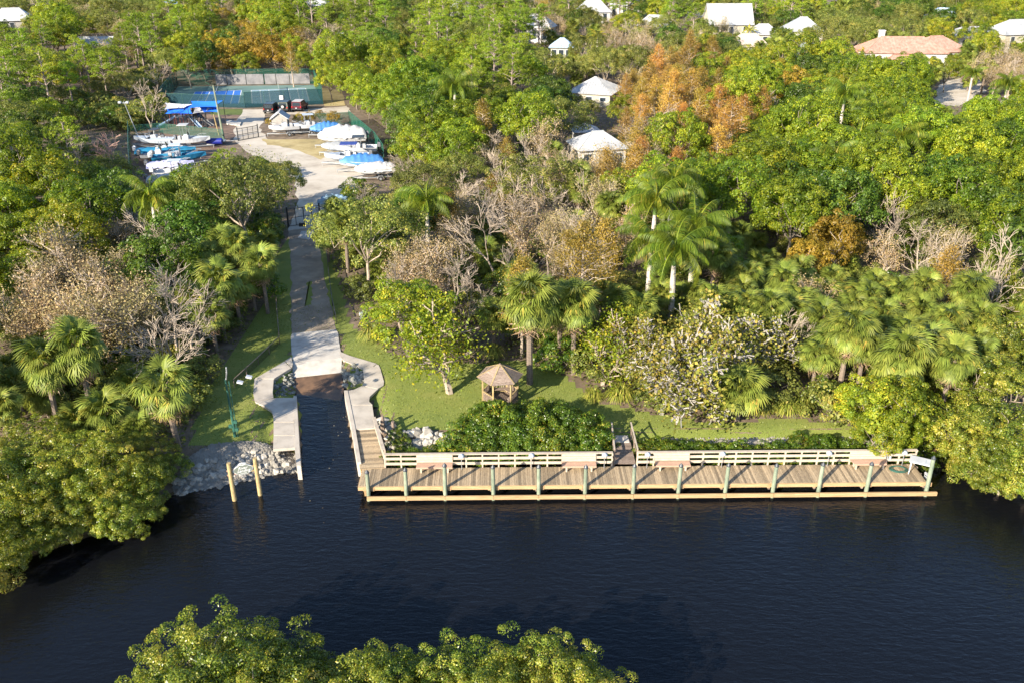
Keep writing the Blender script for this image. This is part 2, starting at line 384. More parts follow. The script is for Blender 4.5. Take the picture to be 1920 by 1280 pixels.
mm = N(t, "ShaderNodeMath", operation='MULTIPLY_ADD'); t.links.new(n2.outputs[0], mm.inputs[0]); t.links.new(n3.outputs[0], mm.inputs[1]); t.links.new(n1.outputs[0], mm.inputs[2])
bp = N(t, "ShaderNodeBump"); bp.inputs['Strength'].default_value = 0.22; bp.inputs['Distance'].default_value = 0.2
t.links.new(mm.outputs[0], bp.inputs['Height'])
gl = N(t, "ShaderNodeBsdfGlossy"); gl.inputs['Roughness'].default_value = 0.035; t.links.new(bp.outputs[0], gl.inputs['Normal']); gl.inputs['Color'].default_value = (1,1,1,1)
fr = N(t, "ShaderNodeFresnel"); fr.inputs['IOR'].default_value = 1.333; t.links.new(bp.outputs[0], fr.inputs['Normal'])
tp = N(t, "ShaderNodeBsdfTransparent"); tp.inputs[0].default_value = (0.42, 0.30, 0.17, 1)
df = N(t, "ShaderNodeBsdfDiffuse"); df.inputs[0].default_value = (0.009, 0.010, 0.013, 1)
m0 = N(t, "ShaderNodeMixShader"); m0.inputs[0].default_value = 0.45
t.links.new(tp.outputs[0], m0.inputs[1]); t.links.new(df.outputs[0], m0.inputs[2])
mx = N(t, "ShaderNodeMixShader"); t.links.new(fr.outputs[0], mx.inputs[0]); t.links.new(m0.outputs[0], mx.inputs[1]); t.links.new(gl.outputs[0], mx.inputs[2])
t.links.new(mx.outputs[0], out.inputs[0])
wx = [-1500, 1500]; wy = [-900, 64.5]
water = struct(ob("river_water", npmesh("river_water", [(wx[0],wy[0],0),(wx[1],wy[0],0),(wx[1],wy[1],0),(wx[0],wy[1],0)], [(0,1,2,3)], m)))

def sheet(name, poly, z, m, kind='structure'):
    me = bpy.data.meshes.new(name)
    if sum(poly[i][0]*poly[(i+1)%len(poly)][1]-poly[(i+1)%len(poly)][0]*poly[i][1] for i in range(len(poly))) < 0: poly = poly[::-1]
    me.from_pydata([(p[0], p[1], z) for p in poly], [], [tuple(range(len(poly)))]); me.materials.append(m)
    o = ob(name, me); o['kind'] = kind; return o
def pix(pts, z=1.0): return [xy(u, v, z) for u, v in pts]

# turf: a fine dense grid of lawn draped on the ground inside the mown outline
LAWNM = mat("lawn_turf", (0.165,0.195,0.032), (0.105,0.145,0.024), rough=0.95, scale=0.38, bump=0.9, bscale=16, coord='Position', c3=(0.26,0.235,0.06), contrast=1.0, detail=12)
LAWN_PX = [(652,612),(700,640),(735,672),(800,690),(900,684),(960,676),(1010,690),(1060,712),(1095,740),(1120,760),(1180,768),(1230,782),(1330,795),(1480,788),(1600,800),(1740,812),(1740,832),(1560,832),(1350,830),(1200,828),(1145,824),(1100,822),(960,815),(880,812),(760,812),(718,806),(700,770),(640,700),(560,740),(548,836),(470,836),(350,842),(362,770),(400,700),(438,648),(470,600),(505,555),(515,470),(545,440),(600,440),(630,520)]
LAWN = pix(LAWN_PX)
lv = []; lf = []; step = 0.5
xs = [p[0] for p in LAWN]; ys = [p[1] for p in LAWN]
LX, LY = np.meshgrid(np.arange(min(xs), max(xs), step), np.arange(min(ys), max(ys), step))
dl, il = seg_dist(LX, LY, LAWN)
LH = np.where(LY > 66, 1.0, height(LX, LY)) + 0.012
use = np.argwhere(il)
_, icr = seg_dist(LX, LY, CORR); use = np.argwhere(il & ~icr)
cell = {}
for (r, c) in use:
    for dr, dc_ in ((0,0),(0,1),(1,1),(1,0)):
        k = (r+dr, c+dc_)
        if k not in cell and k[0] < LX.shape[0] and k[1] < LX.shape[1]:
            cell[k] = len(lv); lv.append((LX[k], LY[k], LH[k]))
for (r, c) in use:
    ks = [(r,c),(r,c+1),(r+1,c+1),(r+1,c)]
    if all(k in cell for k in ks): lf.append([cell[k] for k in ks])
lawn = struct(ob("lawn", npmesh("lawn", lv, lf, LAWNM, smooth=True)))
rg = np.random.default_rng(5)
gv = []; gf = []; gval = []
cand = rg.uniform((min(xs), min(ys)), (max(xs), max(ys)), (120000, 2))
cand = cand[cand[:,1] < 74]
_, ic = seg_dist(cand[:,0], cand[:,1], LAWN); cand = cand[ic][:42000]
ch = height(cand[:,0], cand[:,1]); nn = len(cand)
ang = rg.uniform(0, 6.28, nn); w = rg.uniform(0.02, 0.045, nn); hh = rg.uniform(0.035, 0.10, nn)
ln = rg.uniform(-0.06, 0.06, (nn, 2))
dxy = np.stack([np.cos(ang)*w, np.sin(ang)*w], -1)
b0 = np.concatenate([cand - dxy, ch[:,None]], 1); b1 = np.concatenate([cand + dxy, ch[:,None]], 1); b2 = np.concatenate([cand + ln, (ch + hh)[:,None]], 1)
struct(ob("grass_blades", npmesh("grass_blades", np.stack([b0,b1,b2],1).reshape(-1,3), np.arange(nn*3).reshape(-1,3), L_GRASS if False else leafmat("lawn_blade", [(0,(0.08,0.12,0.015)),(0.6,(0.14,0.18,0.025)),(1,(0.21,0.22,0.045))], trans=0.2, gain=(1,1,1)), rg.random(nn))), 'stuff')

# dirt drive, the gravel yard, the court
DIRT = mat("sandy_drive", (0.26,0.205,0.15), (0.12,0.095,0.07), rough=0.95, scale=0.55, bump=0.5, bscale=9, coord='Position', c3=(0.40,0.34,0.27), contrast=0.9, detail=12)
YARD = mat("pale_gravel_yard", (0.44,0.385,0.31), (0.24,0.195,0.15), rough=0.95, scale=0.28, bump=0.4, bscale=6, coord='Position', c3=(0.54,0.49,0.42), contrast=0.7, detail=10)
MULCH = mat("brown_mulch", (0.16,0.10,0.07), (0.10,0.065,0.045), rough=0.95, scale=0.6, bump=0.4, bscale=5, coord='Position', c3=(0.22,0.15,0.10))
rng0 = random.Random(3)
def ragged(pts, amp=0.25, n=6, z=1.0):
    q = pix(pts, z); o = []
    for i in range(len(q)):
        a = q[i]; b = q[(i+1) % len(q)]
        for k in range(n):
            f = k / n; o.append((a[0]+(b[0]-a[0])*f + rng0.uniform(-amp, amp), a[1]+(b[1]-a[1])*f + rng0.uniform(-amp, amp)))
    return o
DRIVE_PX = [(549,634),(631,627),(622,585),(612,540),(600,480),(592,428),(541,430),(544,480),(546,540),(545,585)]
sheet("dirt_drive", ragged(DRIVE_PX, 0.16, 7), 1.030, DIRT)
YARD_PX = [(541,430),(600,426),(640,385),(668,350),(690,318),(640,290),(590,262),(540,268),(500,262),(488,240),(500,215),(620,214),(660,210),(650,200),(560,206),(455,206),(442,232),(438,262),(470,290),(520,310),(553,340),(556,385)]
sheet("drive_weeds", ragged([(571,575),(577,548),(574,530),(583,528),(586,550),(582,572)], 0.14, 5), 1.036, LAWNM)
sheet("drive_patch", ragged([(558,446),(563,434),(588,434),(588,444),(578,450)], 0.12, 4), 1.036, CONC2)
sheet("yard_gravel", ragged(YARD_PX, 0.35, 5), 1.016, YARD)
sheet("play_mulch", ragged([(245,262),(300,205),(455,205),(440,258),(400,300),(380,345),(250,345)], 0.3, 4), 1.006, MULCH)
DRYG = mat("dry_grass", (0.34,0.26,0.11), (0.20,0.16,0.07), rough=0.95, scale=0.5, bump=0.6, bscale=8, coord='Position', c3=(0.42,0.34,0.17))
sheet("dry_grass_verge", ragged([(488,262),(600,262),(640,285),(600,300),(545,278),(500,272)], 0.3, 4), 1.024, DRYG)
GRN2 = mat("dark_green_turf", (0.10,0.13,0.02), (0.06,0.09,0.015), rough=0.95, scale=0.6, coord='Position')  # turf of a darker green than the lawn
sheet("court_verge", pix([(395,205),(455,205),(457,216),(395,216)]), 1.012, GRN2)
sheet("court_side_turf", ragged([(606,200),(650,198),(640,170),(600,165)], 0.3, 4), 1.012, DRYG)
# ------------------------------------------------------------------ concrete ramp, side walks, walls
def slab(name, pts, z0, z1, m, parent=None, px=True, zs=None):
    poly = [(P(u, v, z).x, P(u, v, z).y) for (u, v), z in zip(pts, zs)] if zs else pix(pts, z1)
    mb = MB(); mb.prism(poly, [z - (z1 - z0) for z in zs] if zs else z0, zs if zs else z1)
    o = part(name, mb, m, parent)
    if parent is None: struct(o)
    return o
walk = struct(ob("ramp_pavement", None))
def rz(v): # height of the ramp slab along the picture row v, found by stepping
    return None
def ramp_pt(u, v):
    # the slab falls from z=1.05 at y>=66.5 to z=0 at y=59; intersect by iteration
    z = 1.0
    for _ in range(40):
        p = P(u, v, z); z = z*0.5 + 0.5*min(1.05, (p.y - 59.0) * 0.30)
    p = P(u, v, z); return (p.x, p.y, z)
# three ramp slabs with joints, then the wet foot under water
rows = [((545,625),(633,617)), ((546,650),(636,642)), ((548,681),(641,671)), ((549,708),(640,698)), ((556,738),(645,728))]
RWET = mat("algae_and_depth_dark_ramp", (0.10,0.06,0.035), (0.04,0.028,0.018), rough=0.4, scale=0.9, coord='Position', c3=(0.17,0.10,0.055))  # algae brown that also stands in for light lost in the water
for i in range(4):
    (a, b), (c, d) = rows[i], rows[i+1]
    A, B, D_, C_ = ramp_pt(*a), ramp_pt(*b), ramp_pt(*d), ramp_pt(*c)
    q = [Vector(A), Vector(B), Vector(D_), Vector(C_)]
    if i < 3:  # leave a joint
        q[2] += (q[1]-q[2]).normalized()*0.03; q[3] += (q[0]-q[3]).normalized()*0.03
    mb = MB()
    pts = []
    if i == 0:  # rounded far corners
        a0, b0 = q[0], q[1]
        pts = [q[3], a0+(q[3]-a0)*0.25, a0+(q[3]-a0)*0.08+(b0-a0)*0.02, a0+(b0-a0)*0.05, a0+(b0-a0)*0.90, b0+(q[2]-b0)*0.06+(a0-b0)*0.03, b0+(q[2]-b0)*0.30, q[2]]
    else: pts = [q[3], q[0], q[1], q[2]]
    n = len(pts)
    top = [tuple(p) for p in pts]; bot = [(p.x, p.y, p.z - 0.25) for p in pts]
    mb.add(bot + top, [tuple(range(n)), tuple(range(2*n-1, n-1, -1))] + [(i_, n+i_, n+(i_+1)%n, (i_+1)%n) for i_ in range(n)])
    part("concrete_slab", mb, CONC2 if i < 3 else RWET, walk)
A = ramp_pt(556,738); B = ramp_pt(645,728)
mb = MB(); a = Vector(A); b = Vector(B); c = b + Vector((0.5,-9,-0.9)); d = a + Vector((0.5,-9,-0.9))
mb.add([tuple(x) for x in (a, b, c, d)] + [(x.x, x.y, x.z-0.2) for x in (a, b, c, d)], [(3,2,1,0),(4,5,6,7)[::1],(0,1,5,4),(1,2,6,5),(2,3,7,6),(3,0,4,7)])
part("sunken_slab", mb, RWET, walk)
# side walks in jointed bays
LW = [[(546,668),(534,676),(547,688),(549,682)],
      [(533,677),(478,709),(514,709),(546,689)],
      [(477,710),(475,738),(478,752),(513,745),(511,735),(513,710)],
      [(478,753),(496,760),(508,768),(512,775),(513,790),(551,790),(551,745),(520,745),(513,746)],
      [(513,791),(513,815),(552,815),(551,791)],
      [(513,816),(512,841),(553,838),(552,816)]]
RW = [[(636,658),(640,671),(645,676),(655,666),(641,660)],
      [(655,666),(645,676),(679,689),(700,686),(706,681)],
      [(706,682),(701,687),(680,689),(681,700),(684,713),(679,722),(708,728),(719,722),(720,715),(713,690),(710,684)],
      [(678,723),(663,730),(652,732),(655,758),(698,758),(692,752),(693,743),(708,729)],
      [(655,759),(664,804),(704,801),(698,759)]]
for q in LW + RW:
    slab("walk_slab", q, 0.85, 1.06, CONC, walk)
# launch walls: long caps on piles
wallm = CONC
def wallcap(name, pts, z0, z1):
    slab(name, pts, z0, z1, wallm, launch)
launch = struct(ob("launch_wall", None))
wallcap("wall_cap", [(550,741),(556,741),(562,845),(564,872),(556,872),(553,845)], -0.9, 1.09)
wallcap("wall_cap", [(645,731),(652,731),(666,800),(677,866),(670,866),(660,805)], -0.9, 1.09)
# timber whaler beyond the wall end under the walkway
mb = MB(); mb.bar(P(676,866,0.55), P(686,925,0.35), 0.16, 0.35); part("timber_whaler", mb, NEWWOOD, launch)

# ------------------------------------------------------------------ rocks
def rock_mesh(seed, m):
    r = random.Random(seed); mb = MB()
    mb.blob((0,0,0), (0.5, 0.38+0.1*r.random(), 0.30+0.1*r.random()), 7, 4, r, 0.28)
    me = mb.mesh("rock", m); return me
ROCKS = [rock_mesh(i, ROCKM) for i in range(5)]; ROCKSD = [rock_mesh(20+i, ROCKD) for i in range(4)]
rr = random.Random(8)
def scatter_rocks(parent, px_poly, n, smin, smax, meshes, z=None, lift=0.0):
    us = [p[0] for p in px_poly]; vs = [p[1] for p in px_poly]; k = 0; tries = 0
    while k < n and tries < n*30:
        tries += 1
        u = rr.uniform(min(us), max(us)); v = rr.uniform(min(vs), max(vs))
        if not inpoly(u, v, px_poly): continue
        p = P(u, v, z if z is not None else 0.5)
        h = float(height(np.array([p.x]), np.array([p.y]))[0])
        p = P(u, v, max(h, -0.1)); h = float(height(np.array([p.x]), np.array([p.y]))[0])
        if h < -0.35: continue
        s = smin + (smax-smin)*rr.random()**2
        ob("rock", rr.choice(meshes), parent, (p.x, p.y, h + s*0.12 + lift), (rr.uniform(-0.5,0.5), rr.uniform(-0.5,0.5), rr.uniform(0,6.28)), s)
        k += 1
bankA = struct(ob("rubble_bank", None)); bankB = struct(ob("rubble_bank", None)); bedA = struct(ob("rubble_bed", None)); bedB = struct(ob("rubble_bed", None))
scatter_rocks(bankA, [(513,838),(556,836),(558,872),(520,893),(470,905),(430,912),(335,930),(325,905),(350,875),(400,850),(470,842)], 290, 0.22, 0.62, ROCKS)
scatter_rocks(bedA, [(512,712),(549,690),(556,738),(552,744),(518,744),(511,735)], 85, 0.18, 0.42, ROCKSD)
scatter_rocks(bedB, [(641,678),(679,690),(684,712),(678,722),(648,730)], 85, 0.22, 0.62, ROCKSD)
scatter_rocks(bankB, [(722,812),(800,806),(850,818),(840,850),(730,852)], 85, 0.4, 0.95, ROCKS)
scatter_rocks(bankB, [(705,790),(735,790),(735,812),(712,812)], 14, 0.5, 1.0, ROCKS)
scatter_rocks(bankB, [(1340,826),(1480,822),(1480,845),(1330,845)], 70, 0.35, 0.8, ROCKS)
scatter_rocks(bankB, [(1480,830),(1740,828),(1740,845),(1480,845)], 90, 0.3, 0.7, ROCKS)
# loose small stones
def pebbles(px_poly, n, smin, smax, m):
    V = []; Fc = []; us = [p[0] for p in px_poly]; vs = [p[1] for p in px_poly]; g = random.Random(4)
    pts = []
    while len(pts) < n:
        u = g.uniform(min(us), max(us)); v = g.uniform(min(vs), max(vs))
        if inpoly(u, v, px_poly): pts.append(P(u, v, 0.6))
    H = height(np.array([p.x for p in pts]), np.array([p.y for p in pts]))
    for p, h in zip(pts, H):
        s = g.uniform(smin, smax); o = len(V)
        ring = [(p.x + math.cos(a+g.random())*s*g.uniform(0.7,1.1), p.y + math.sin(a+g.random())*s*g.uniform(0.7,1.1), h) for a in (0,1.57,3.14,4.71)]
        V += ring + [(p.x + g.uniform(-.3,.3)*s, p.y + g.uniform(-.3,.3)*s, h + s*g.uniform(0.6,1.0))]
        Fc += [(o,o+1,o+4),(o+1,o+2,o+4),(o+2,o+3,o+4),(o+3,o,o+4)]
    return npmesh("gravel", V, Fc, m)
struct(ob("gravel", pebbles([(512,836),(556,836),(558,874),(520,893),(470,905),(430,912),(335,930),(322,900),(350,868),(400,842),(470,836)], 9000, 0.06, 0.17, ROCKM)), 'stuff')
struct(ob("gravel", pebbles([(1230,824),(1740,820),(1745,852),(1200,852)], 2500, 0.05, 0.14, ROCKM)), 'stuff')

# ------------------------------------------------------------------ the fishing dock
F0 = P(672,911,0.9); F1 = P(1741,902,0.9)
e1 = (F1 - F0).normalized(); e2 = Vector((-e1.y, e1.x, 0)); LEN = (F1 - F0).length
WD = 2.0
DK = Matrix(((e1.x, e2.x, 0, F0.x), (e1.y, e2.y, 0, F0.y), (0, 0, 1, 0), (0, 0, 0, 1)))
dock = thing("wooden_dock", "long grey plank fishing dock with green piles and cream rail beside dark water", "dock")
dock.matrix_world = DK
DZ = 0.9
pw = 0.138
npl = int(LEN / 0.143)
pmesh = MB().cbox(-pw/2, 0.0, -0.04, pw/2, WD, 0, 0.008).mesh("plank", PLANK)
rd = random.Random(2)
for i in range(npl):
    ob("plank", pmesh, dock, (0.07 + i*0.143, rd.uniform(-0.012, 0.012), DZ + rd.uniform(-0.006, 0.006)), (0, 0, rd.uniform(-0.004, 0.004)))
# edge stringers, lower rub beams, cross beams
mb = MB(); mb.box(-0.02, -0.075, DZ-0.26, LEN+0.02, -0.005, DZ-0.005); part("edge_board", mb, NEWWOOD, dock)
mb = MB(); mb.box(0, 0.05, DZ-0.28, LEN, 0.13, DZ-0.05); mb.box(0, WD-0.12, DZ-0.28, LEN, WD-0.04, DZ-0.05); mb.box(0, 0.95, DZ-0.28, LEN, 1.03, DZ-0.05); part("joist", mb, OLDWOOD, dock)
mb = MB(); mb.box(-0.04, 0.0, DZ-0.30, 0.03, WD, DZ-0.02)
part("end_board", mb, NEWWOOD, dock)
pile_u = [(691,912),(762,911),(835,910),(925,910),(1010,909),(1097,909),(1187,908),(1272,907),(1360,906),(1449,905),(1535,905),(1624,903),(1741,902)]
inv = DK.inverted()
PX = [(inv @ P(u, v, DZ)).x for u, v in pile_u]
PX = [PX[0] + (PX[-1]-0.35-PX[0]) * i/12*1.0 if False else x for i, x in enumerate(PX)]
pile_tops = [2.05,2.2,2.5,2.35,2.35,2.3,2.35,2.35,2.35,2.3,2.35,2.35,2.75]
rp = random.Random(12)
for i, (x, zt) in enumerate(zip(PX, pile_tops)):
    if i == len(PX)-1: x -= 0.15
    lean = rp.uniform(-0.02, 0.03); r = 0.125
    mb = MB(); mb.tube([(x-lean, -0.24, -1.6), (x, -0.24, 0.9), (x+lean, -0.22, zt)], [r*1.05, r, r*0.95], 10)
    pl = part("piling", mb, PILEM, dock, smooth=False)
    mb = MB(); mb.tube([(x+lean, -0.22, zt-0.02), (x+lean, -0.22, zt+0.05), (x+lean, -0.22, zt+0.22)], [r*1.18, r*1.15, 0.02], 10)
    part("cap", mb, CAPM, pl)
    # bolted blocks either side
    mb = MB(); mb.box(x-0.34, -0.10, DZ-0.30, x-0.16, 0.02, DZ-0.03); mb.box(x+0.16, -0.10, DZ-0.30, x+0.34, 0.02, DZ-0.03)
    part("pile_block", mb, NEWWOOD, dock)
ends = [PX[0]-0.1] + PX[1:-1] + [PX[-1]+0.45]
for i in range(len(ends)-1):
    mb = MB(); mb.cbox(ends[i]+0.012, -0.52, 0.18, ends[i+1]-0.012, -0.39, 0.44, 0.01); part("rub_beam", mb, NEWWOOD, dock)
for x in PX[::1]:
    mb = MB(); mb.box(x-0.05, -0.385, 0.22, x+0.05, -0.1, 0.34); mb.box(x-0.2, 0.1, 0.35, x-0.08, WD-0.1, DZ-0.29); part("cross_beam", mb, OLDWOOD, dock)
mb = MB()
for x in PX[::2]: mb.tube([(x, WD-0.2, -1.6), (x, WD-0.2, DZ-0.1)], 0.13, 8)
part("rear_piling", mb, OLDWOOD, dock)
# rail behind the deck
def rail_run(a, b, z, parent, hgt=1.07, spacing=1.05, cap=0.22, lean=0.0, flat=0.12):
    a = Vector(a); b = Vector(b); d = (b - a); L = d.length; n = max(1, int(round(L/spacing)))
    r = ob("railing", None, parent)
    mb = MB(); mb.bar(a + Vector((0,0,z+hgt)), b + Vector((0,0,z+hgt)), cap, 0.05); part("top_rail", mb, RAILW, r)
    for k, zz in enumerate((0.72, 0.34)):
        mb = MB(); mb.bar(a + Vector((0,0,z+zz)), b + Vector((0,0,z+zz)), 0.045, 0.18); part("mid_rail", mb, RAILW, r)
    for i in range(n+1):
        p = a + d * (i/n); dd = d.normalized(); off = Vector((-dd.y, dd.x, 0))*0.075
        mb = MB(); mb.bar(p + off + Vector((0,0,z-0.25)), p + off + Vector((0,0,z+hgt-0.03)), 0.09, 0.09, up=dd); part("rail_post", mb, RAILW, r)
    return r
x_gap0 = (inv @ P(1147,872,0.9)).x; x_gap1 = (inv @ P(1194,872,0.9)).x
x_w = (inv @ P(722,878,0.9)).x
rail_run((x_w, WD-0.02, 0), (x_gap0, WD-0.02, 0), DZ, dock)
rail_run((x_gap1, WD-0.02, 0), (LEN-0.05, WD-0.02, 0), DZ, dock)
# end ladder and its white rungs
mb = MB()
ladder = ob("ladder", None, dock)
mb.bar((LEN+0.22, 0.4, -0.4), (LEN+0.22, 0.4, 1.0), 0.04, 0.06); mb.bar((LEN+0.22, 0.95, -0.4), (LEN+0.22, 0.95, 1.0), 0.04, 0.06); part("ladder_rail", mb, GALV, ladder)
for k in range(5):
    mb = MB(); mb.box(LEN+0.14, 0.42, -0.2+0.28*k, LEN+0.30, 0.93, -0.15+0.28*k); part("rung", mb, WHITE, ladder)

# benches along the rail
def bench(x0, x1, label, trapezoid=0.0):
    b = thing("dock_bench", label, "bench", group="benches built along the dock rail")
    b.matrix_world = DK @ Matrix.Translation(((x0+x1)/2, 0, DZ))
    h = (x1-x0)/2; y0, y1 = WD-0.62, WD-0.12
    st = ob("seat", None, b)
    for k in range(4):
        ya = y0 + (y1-y0)*k/4
        ins = trapezoid*(3-k)/3
        mb = MB(); mb.cbox(-h+ins, ya+0.004, 0.42, h-ins, ya+(y1-y0)/4-0.004, 0.46, 0.006); part("slat", mb, SALMON, st)
    mb = MB(); mb.box(-h+trapezoid, y0-0.03, 0.34, h-trapezoid, y0, 0.455); part("apron", mb, SALMON, b)
    bk = ob("backrest", None, b)
    for k in range(3):
        mb = MB(); mb.cbox(-h, y1-0.02+0.035*k, 0.52+0.16*k, h, y1+0.02+0.035*k, 0.665+0.16*k, 0.006); part("slat", mb, RAILW, bk)
    for sx in (-1, 1):
        mb = MB(); mb.box(sx*(h-0.3)-0.05, y0+0.02, 0, sx*(h-0.3)+0.05, y0+0.12, 0.42); part("leg", mb, RAILW, b)
        mb = MB(); mb.box(sx*(h-0.3)-0.05, y1-0.12, 0, sx*(h-0.3)+0.05, y1-0.04, 0.42); part("leg", mb, RAILW, b)
def lx(u, v=876): return (inv @ P(u, v, 1.35)).x
bench(lx(780), lx(848), "salmon slatted dock bench close to the plank walkway corner")
bench(lx(1054), lx(1119), "salmon slatted dock bench on the walkway side of the gangway gap")
bench(lx(1231), lx(1297), "salmon slatted dock bench just past the gangway gap", 0.0)
bench(lx(1603), lx(1672), "salmon slatted dock bench with tapered seat ends beside the hose coil", 0.12)

# low dome lights on thin posts against the rail
lamp_lab = ["dome dock light beyond the bench at the walkway corner", "dome dock light midway between the first two benches", "dome dock light between the second bench and gangway gap",
            "dome dock light on the far side of the gangway gap", "dome dock light just past the bench after the gangway", "dome dock light ahead of the tapered bench", "dome dock light above the coiled green hose"]
for u, lb in zip((866,996,1132,1212,1352,1551,1692), lamp_lab):
    L_ = thing("dock_light", lb, "light", group="dome lights along the dock rail")
    L_.matrix_world = DK @ Matrix.Translation((lx(u, 860), WD-0.22, DZ))
    mb = MB(); mb.tube([(0,0,0),(0,0,1.0)], 0.025, 6); part("post", mb, GALV, L_)
    mb = MB(); mb.tube([(0,0,0.98),(0,0,1.03),(0,0,1.12),(0,0,1.18)], [0.19,0.19,0.13,0.02], 12); part("lamp_shade", mb, GREYP, L_)

# walkway up to the concrete walk
wk = thing("plank_walkway", "grey plank walkway with cream rail joining concrete walk to dock", "walkway")
a0, a1 = P(664,804,0.95), P(704,801,0.95); b0, b1 = P(675,879,0.92), P(722,877,0.92)
nw = 33
for i in range(nw):
    f0 = i/nw; f1 = (i+0.955)/nw
    q = [a0.lerp(b0, f0), a1.lerp(b1, f0), a1.lerp(b1, f1), a0.lerp(b0, f1)]
    mb = MB(); n = 4; dz = rd.uniform(-0.006, 0.006)
    mb.prism([(p.x, p.y) for p in q], DZ+0.05-0.04+dz, DZ+0.05+dz); part("plank", mb, PLANK, wk)
mb = MB(); mb.bar(a0+Vector((0.06,0,-0.15)), b0+Vector((0.06,0,-0.15)), 0.06, 0.2); mb.bar(a1+Vector((-0.06,0,-0.15)), b1+Vector((-0.06,0,-0.15)), 0.06, 0.2); part("joist", mb, NEWWOOD, wk)
ra, rb = P(703,806,0.95), P(721,868,0.95)
rail_run((ra.x, ra.y, 0), (rb.x, rb.y, 0), DZ+0.05, wk, hgt=1.05)
mb = MB(); mb.bar(P(706,801,1.5)+Vector((0.05,0,0.4)), P(706,801,1)+Vector((0.05,0.7,0.1)), 0.06, 0.12); part("rail_brace", mb, RAILW, wk)

# gangway from the lawn
gw = thing("gangway", "dark timber gangway with handrails dropping from lawn to dock gap", "gangway")
g0, g1 = P(1149,822,1.0), P(1180,822,1.0); k0, k1 = P(1152,868,1.0), P(1192,868,1.0)
for i in range(16):
    f0 = i/16; f1 = (i+0.94)/16
    q = [g0.lerp(k0, f0), g1.lerp(k1, f0), g1.lerp(k1, f1), g0.lerp(k0, f1)]
    zt = 1.08 - 0.1*f0; mb = MB(); mb.prism([(p.x, p.y) for p in q], zt-0.04, zt); part("plank", mb, OLDWOOD, gw)
mb = MB(); q = [P(1146,816,1.1), P(1177,816,1.1), P(1180,828,1.1), P(1149,828,1.1)]; mb.prism([(p.x, p.y) for p in q], 1.0, 1.13); part("landing_board", mb, CONC2, gw)
for (pa, pb) in ((P(1147,822,1.0), P(1151,866,1.0)), (P(1183,822,1.0), P(1194,866,1.0))):
    hr = ob("handrail", None, gw)
    mb = MB(); mb.bar(pa+Vector((0,0.5,1.0)), pb+Vector((0,0,1.0)), 0.09, 0.05); part("top_rail", mb, OLDWOOD if pa.x < 3 else RAILW, hr)
    mb = MB(); mb.bar(pa+Vector((0,0.3,0.55)), pb+Vector((0,0,0.55)), 0.04, 0.12); part("mid_rail", mb, OLDWOOD, hr)
    for f in (0.0, 0.5, 1.0):
        p = pa.lerp(pb, f); mb = MB(); mb.bar(p+Vector((0,0.0,-0.3)), p+Vector((0,0,1.0)), 0.09, 0.09, up=Vector((0,1,0))); part("rail_post", mb, OLDWOOD, hr)

# fish cleaning table, hose, basin
tb = thing("cleaning_table", "white folding fish cleaning table with sloped legs on the dock end", "table")
tb.matrix_world = DK @ Matrix.Translation((lx(1722, 868), 1.0, DZ)) @ Matrix.Rotation(math.radians(-28), 4, 'Z')
mb = MB(); mb.cbox(-0.72, -0.42, 0.84, 0.72, 0.42, 0.90, 0.02); part("table_top", mb, WHITE, tb)
mb = MB(); mb.box(0.2, -0.25, 0.902, 0.24, 0.2, 0.908); part("knife_slot", mb, GREYP, tb)
for sx in (-1, 1):
    mb = MB(); mb.tube([(sx*0.55, -0.3, 0.84), (sx*0.62, -0.5, 0)], 0.025, 6); part("leg", mb, WHITE, tb)
    mb = MB(); mb.tube([(sx*0.55, 0.3, 0.84), (sx*0.62, 0.5, 0)], 0.025, 6); part("leg", mb, WHITE, tb)
    mb = MB(); mb.tube([(sx*0.62, -0.5, 0.03), (sx*0.62, 0.5, 0.03)], 0.022, 6); part("foot_bar", mb, WHITE, tb)
hz = thing("garden_hose", "coiled green garden hose lying on dock planks beside white table", "hose")
hz.matrix_world = DK @ Matrix.Translation((lx(1694, 880), 1.3, DZ+0.03))
pts = []
for k in range(120):
    t_ = k/120*2*math.pi*5; r = 0.52 - 0.035*(k/24) + 0.03*math.sin(t_*1.3)
    pts.append((r*math.cos(t_)*1.15, r*math.sin(t_)*0.8, 0.02 + 0.012*(k/24)))
mb = MB(); mb.tube(pts, 0.02, 5); part("hose_coil", mb, GREENP, hz)
mb = MB(); mb.tube([(-0.4,0.7,0.5),(-0.3,0.68,0.5)], 0.16, 10); mb.box(-0.5,0.74,0,-0.44,0.8,0.7); part("hose_reel", mb, GREYP, hz)

# ------------------------------------------------------------------ the landing sign between two posts in the water
sg = thing("landing_sign", "oval grey River Landing sign hung between two round wooden posts", "sign")
pa = P(440,937,0); pb = P(488,927,0)
for p, h in ((pa, 2.75), (pb, 2.75)):
    mb = MB(); mb.tube([(p.x, p.y, -1.5), (p.x, p.y, h)], [0.145, 0.13], 12); part("post", mb, POSTW, sg)
mid = (pa + pb)/2; dv = (pb - pa).normalized(); sz = 2.12
R3 = Matrix(((dv.x, -dv.y, 0, mid.x), (dv.y, dv.x, 0, mid.y), (0, 0, 1, sz), (0, 0, 0, 1)))
SIGNG = mat("sage_sign_board", (0.20,0.22,0.18), (0.16,0.18,0.15), rough=0.6, scale=2)
SIGNW = mat("sign_white", (0.75,0.75,0.72), rough=0.6)
def oval(a, b, n=36, bump=True):
    o = []
    for k in range(n):
        t_ = 2*math.pi*k/n; x = a*math.cos(t_); z = b*math.sin(t_)
        if bump and z > 0 and abs(x) < a*0.48: z = max(z, b + 0.14*(1-(x/(a*0.48))**2*0.5))
        if bump and z < 0 and abs(x) < a*0.40: z = min(z, -b-0.03)
        o.append((x, z))
    return o
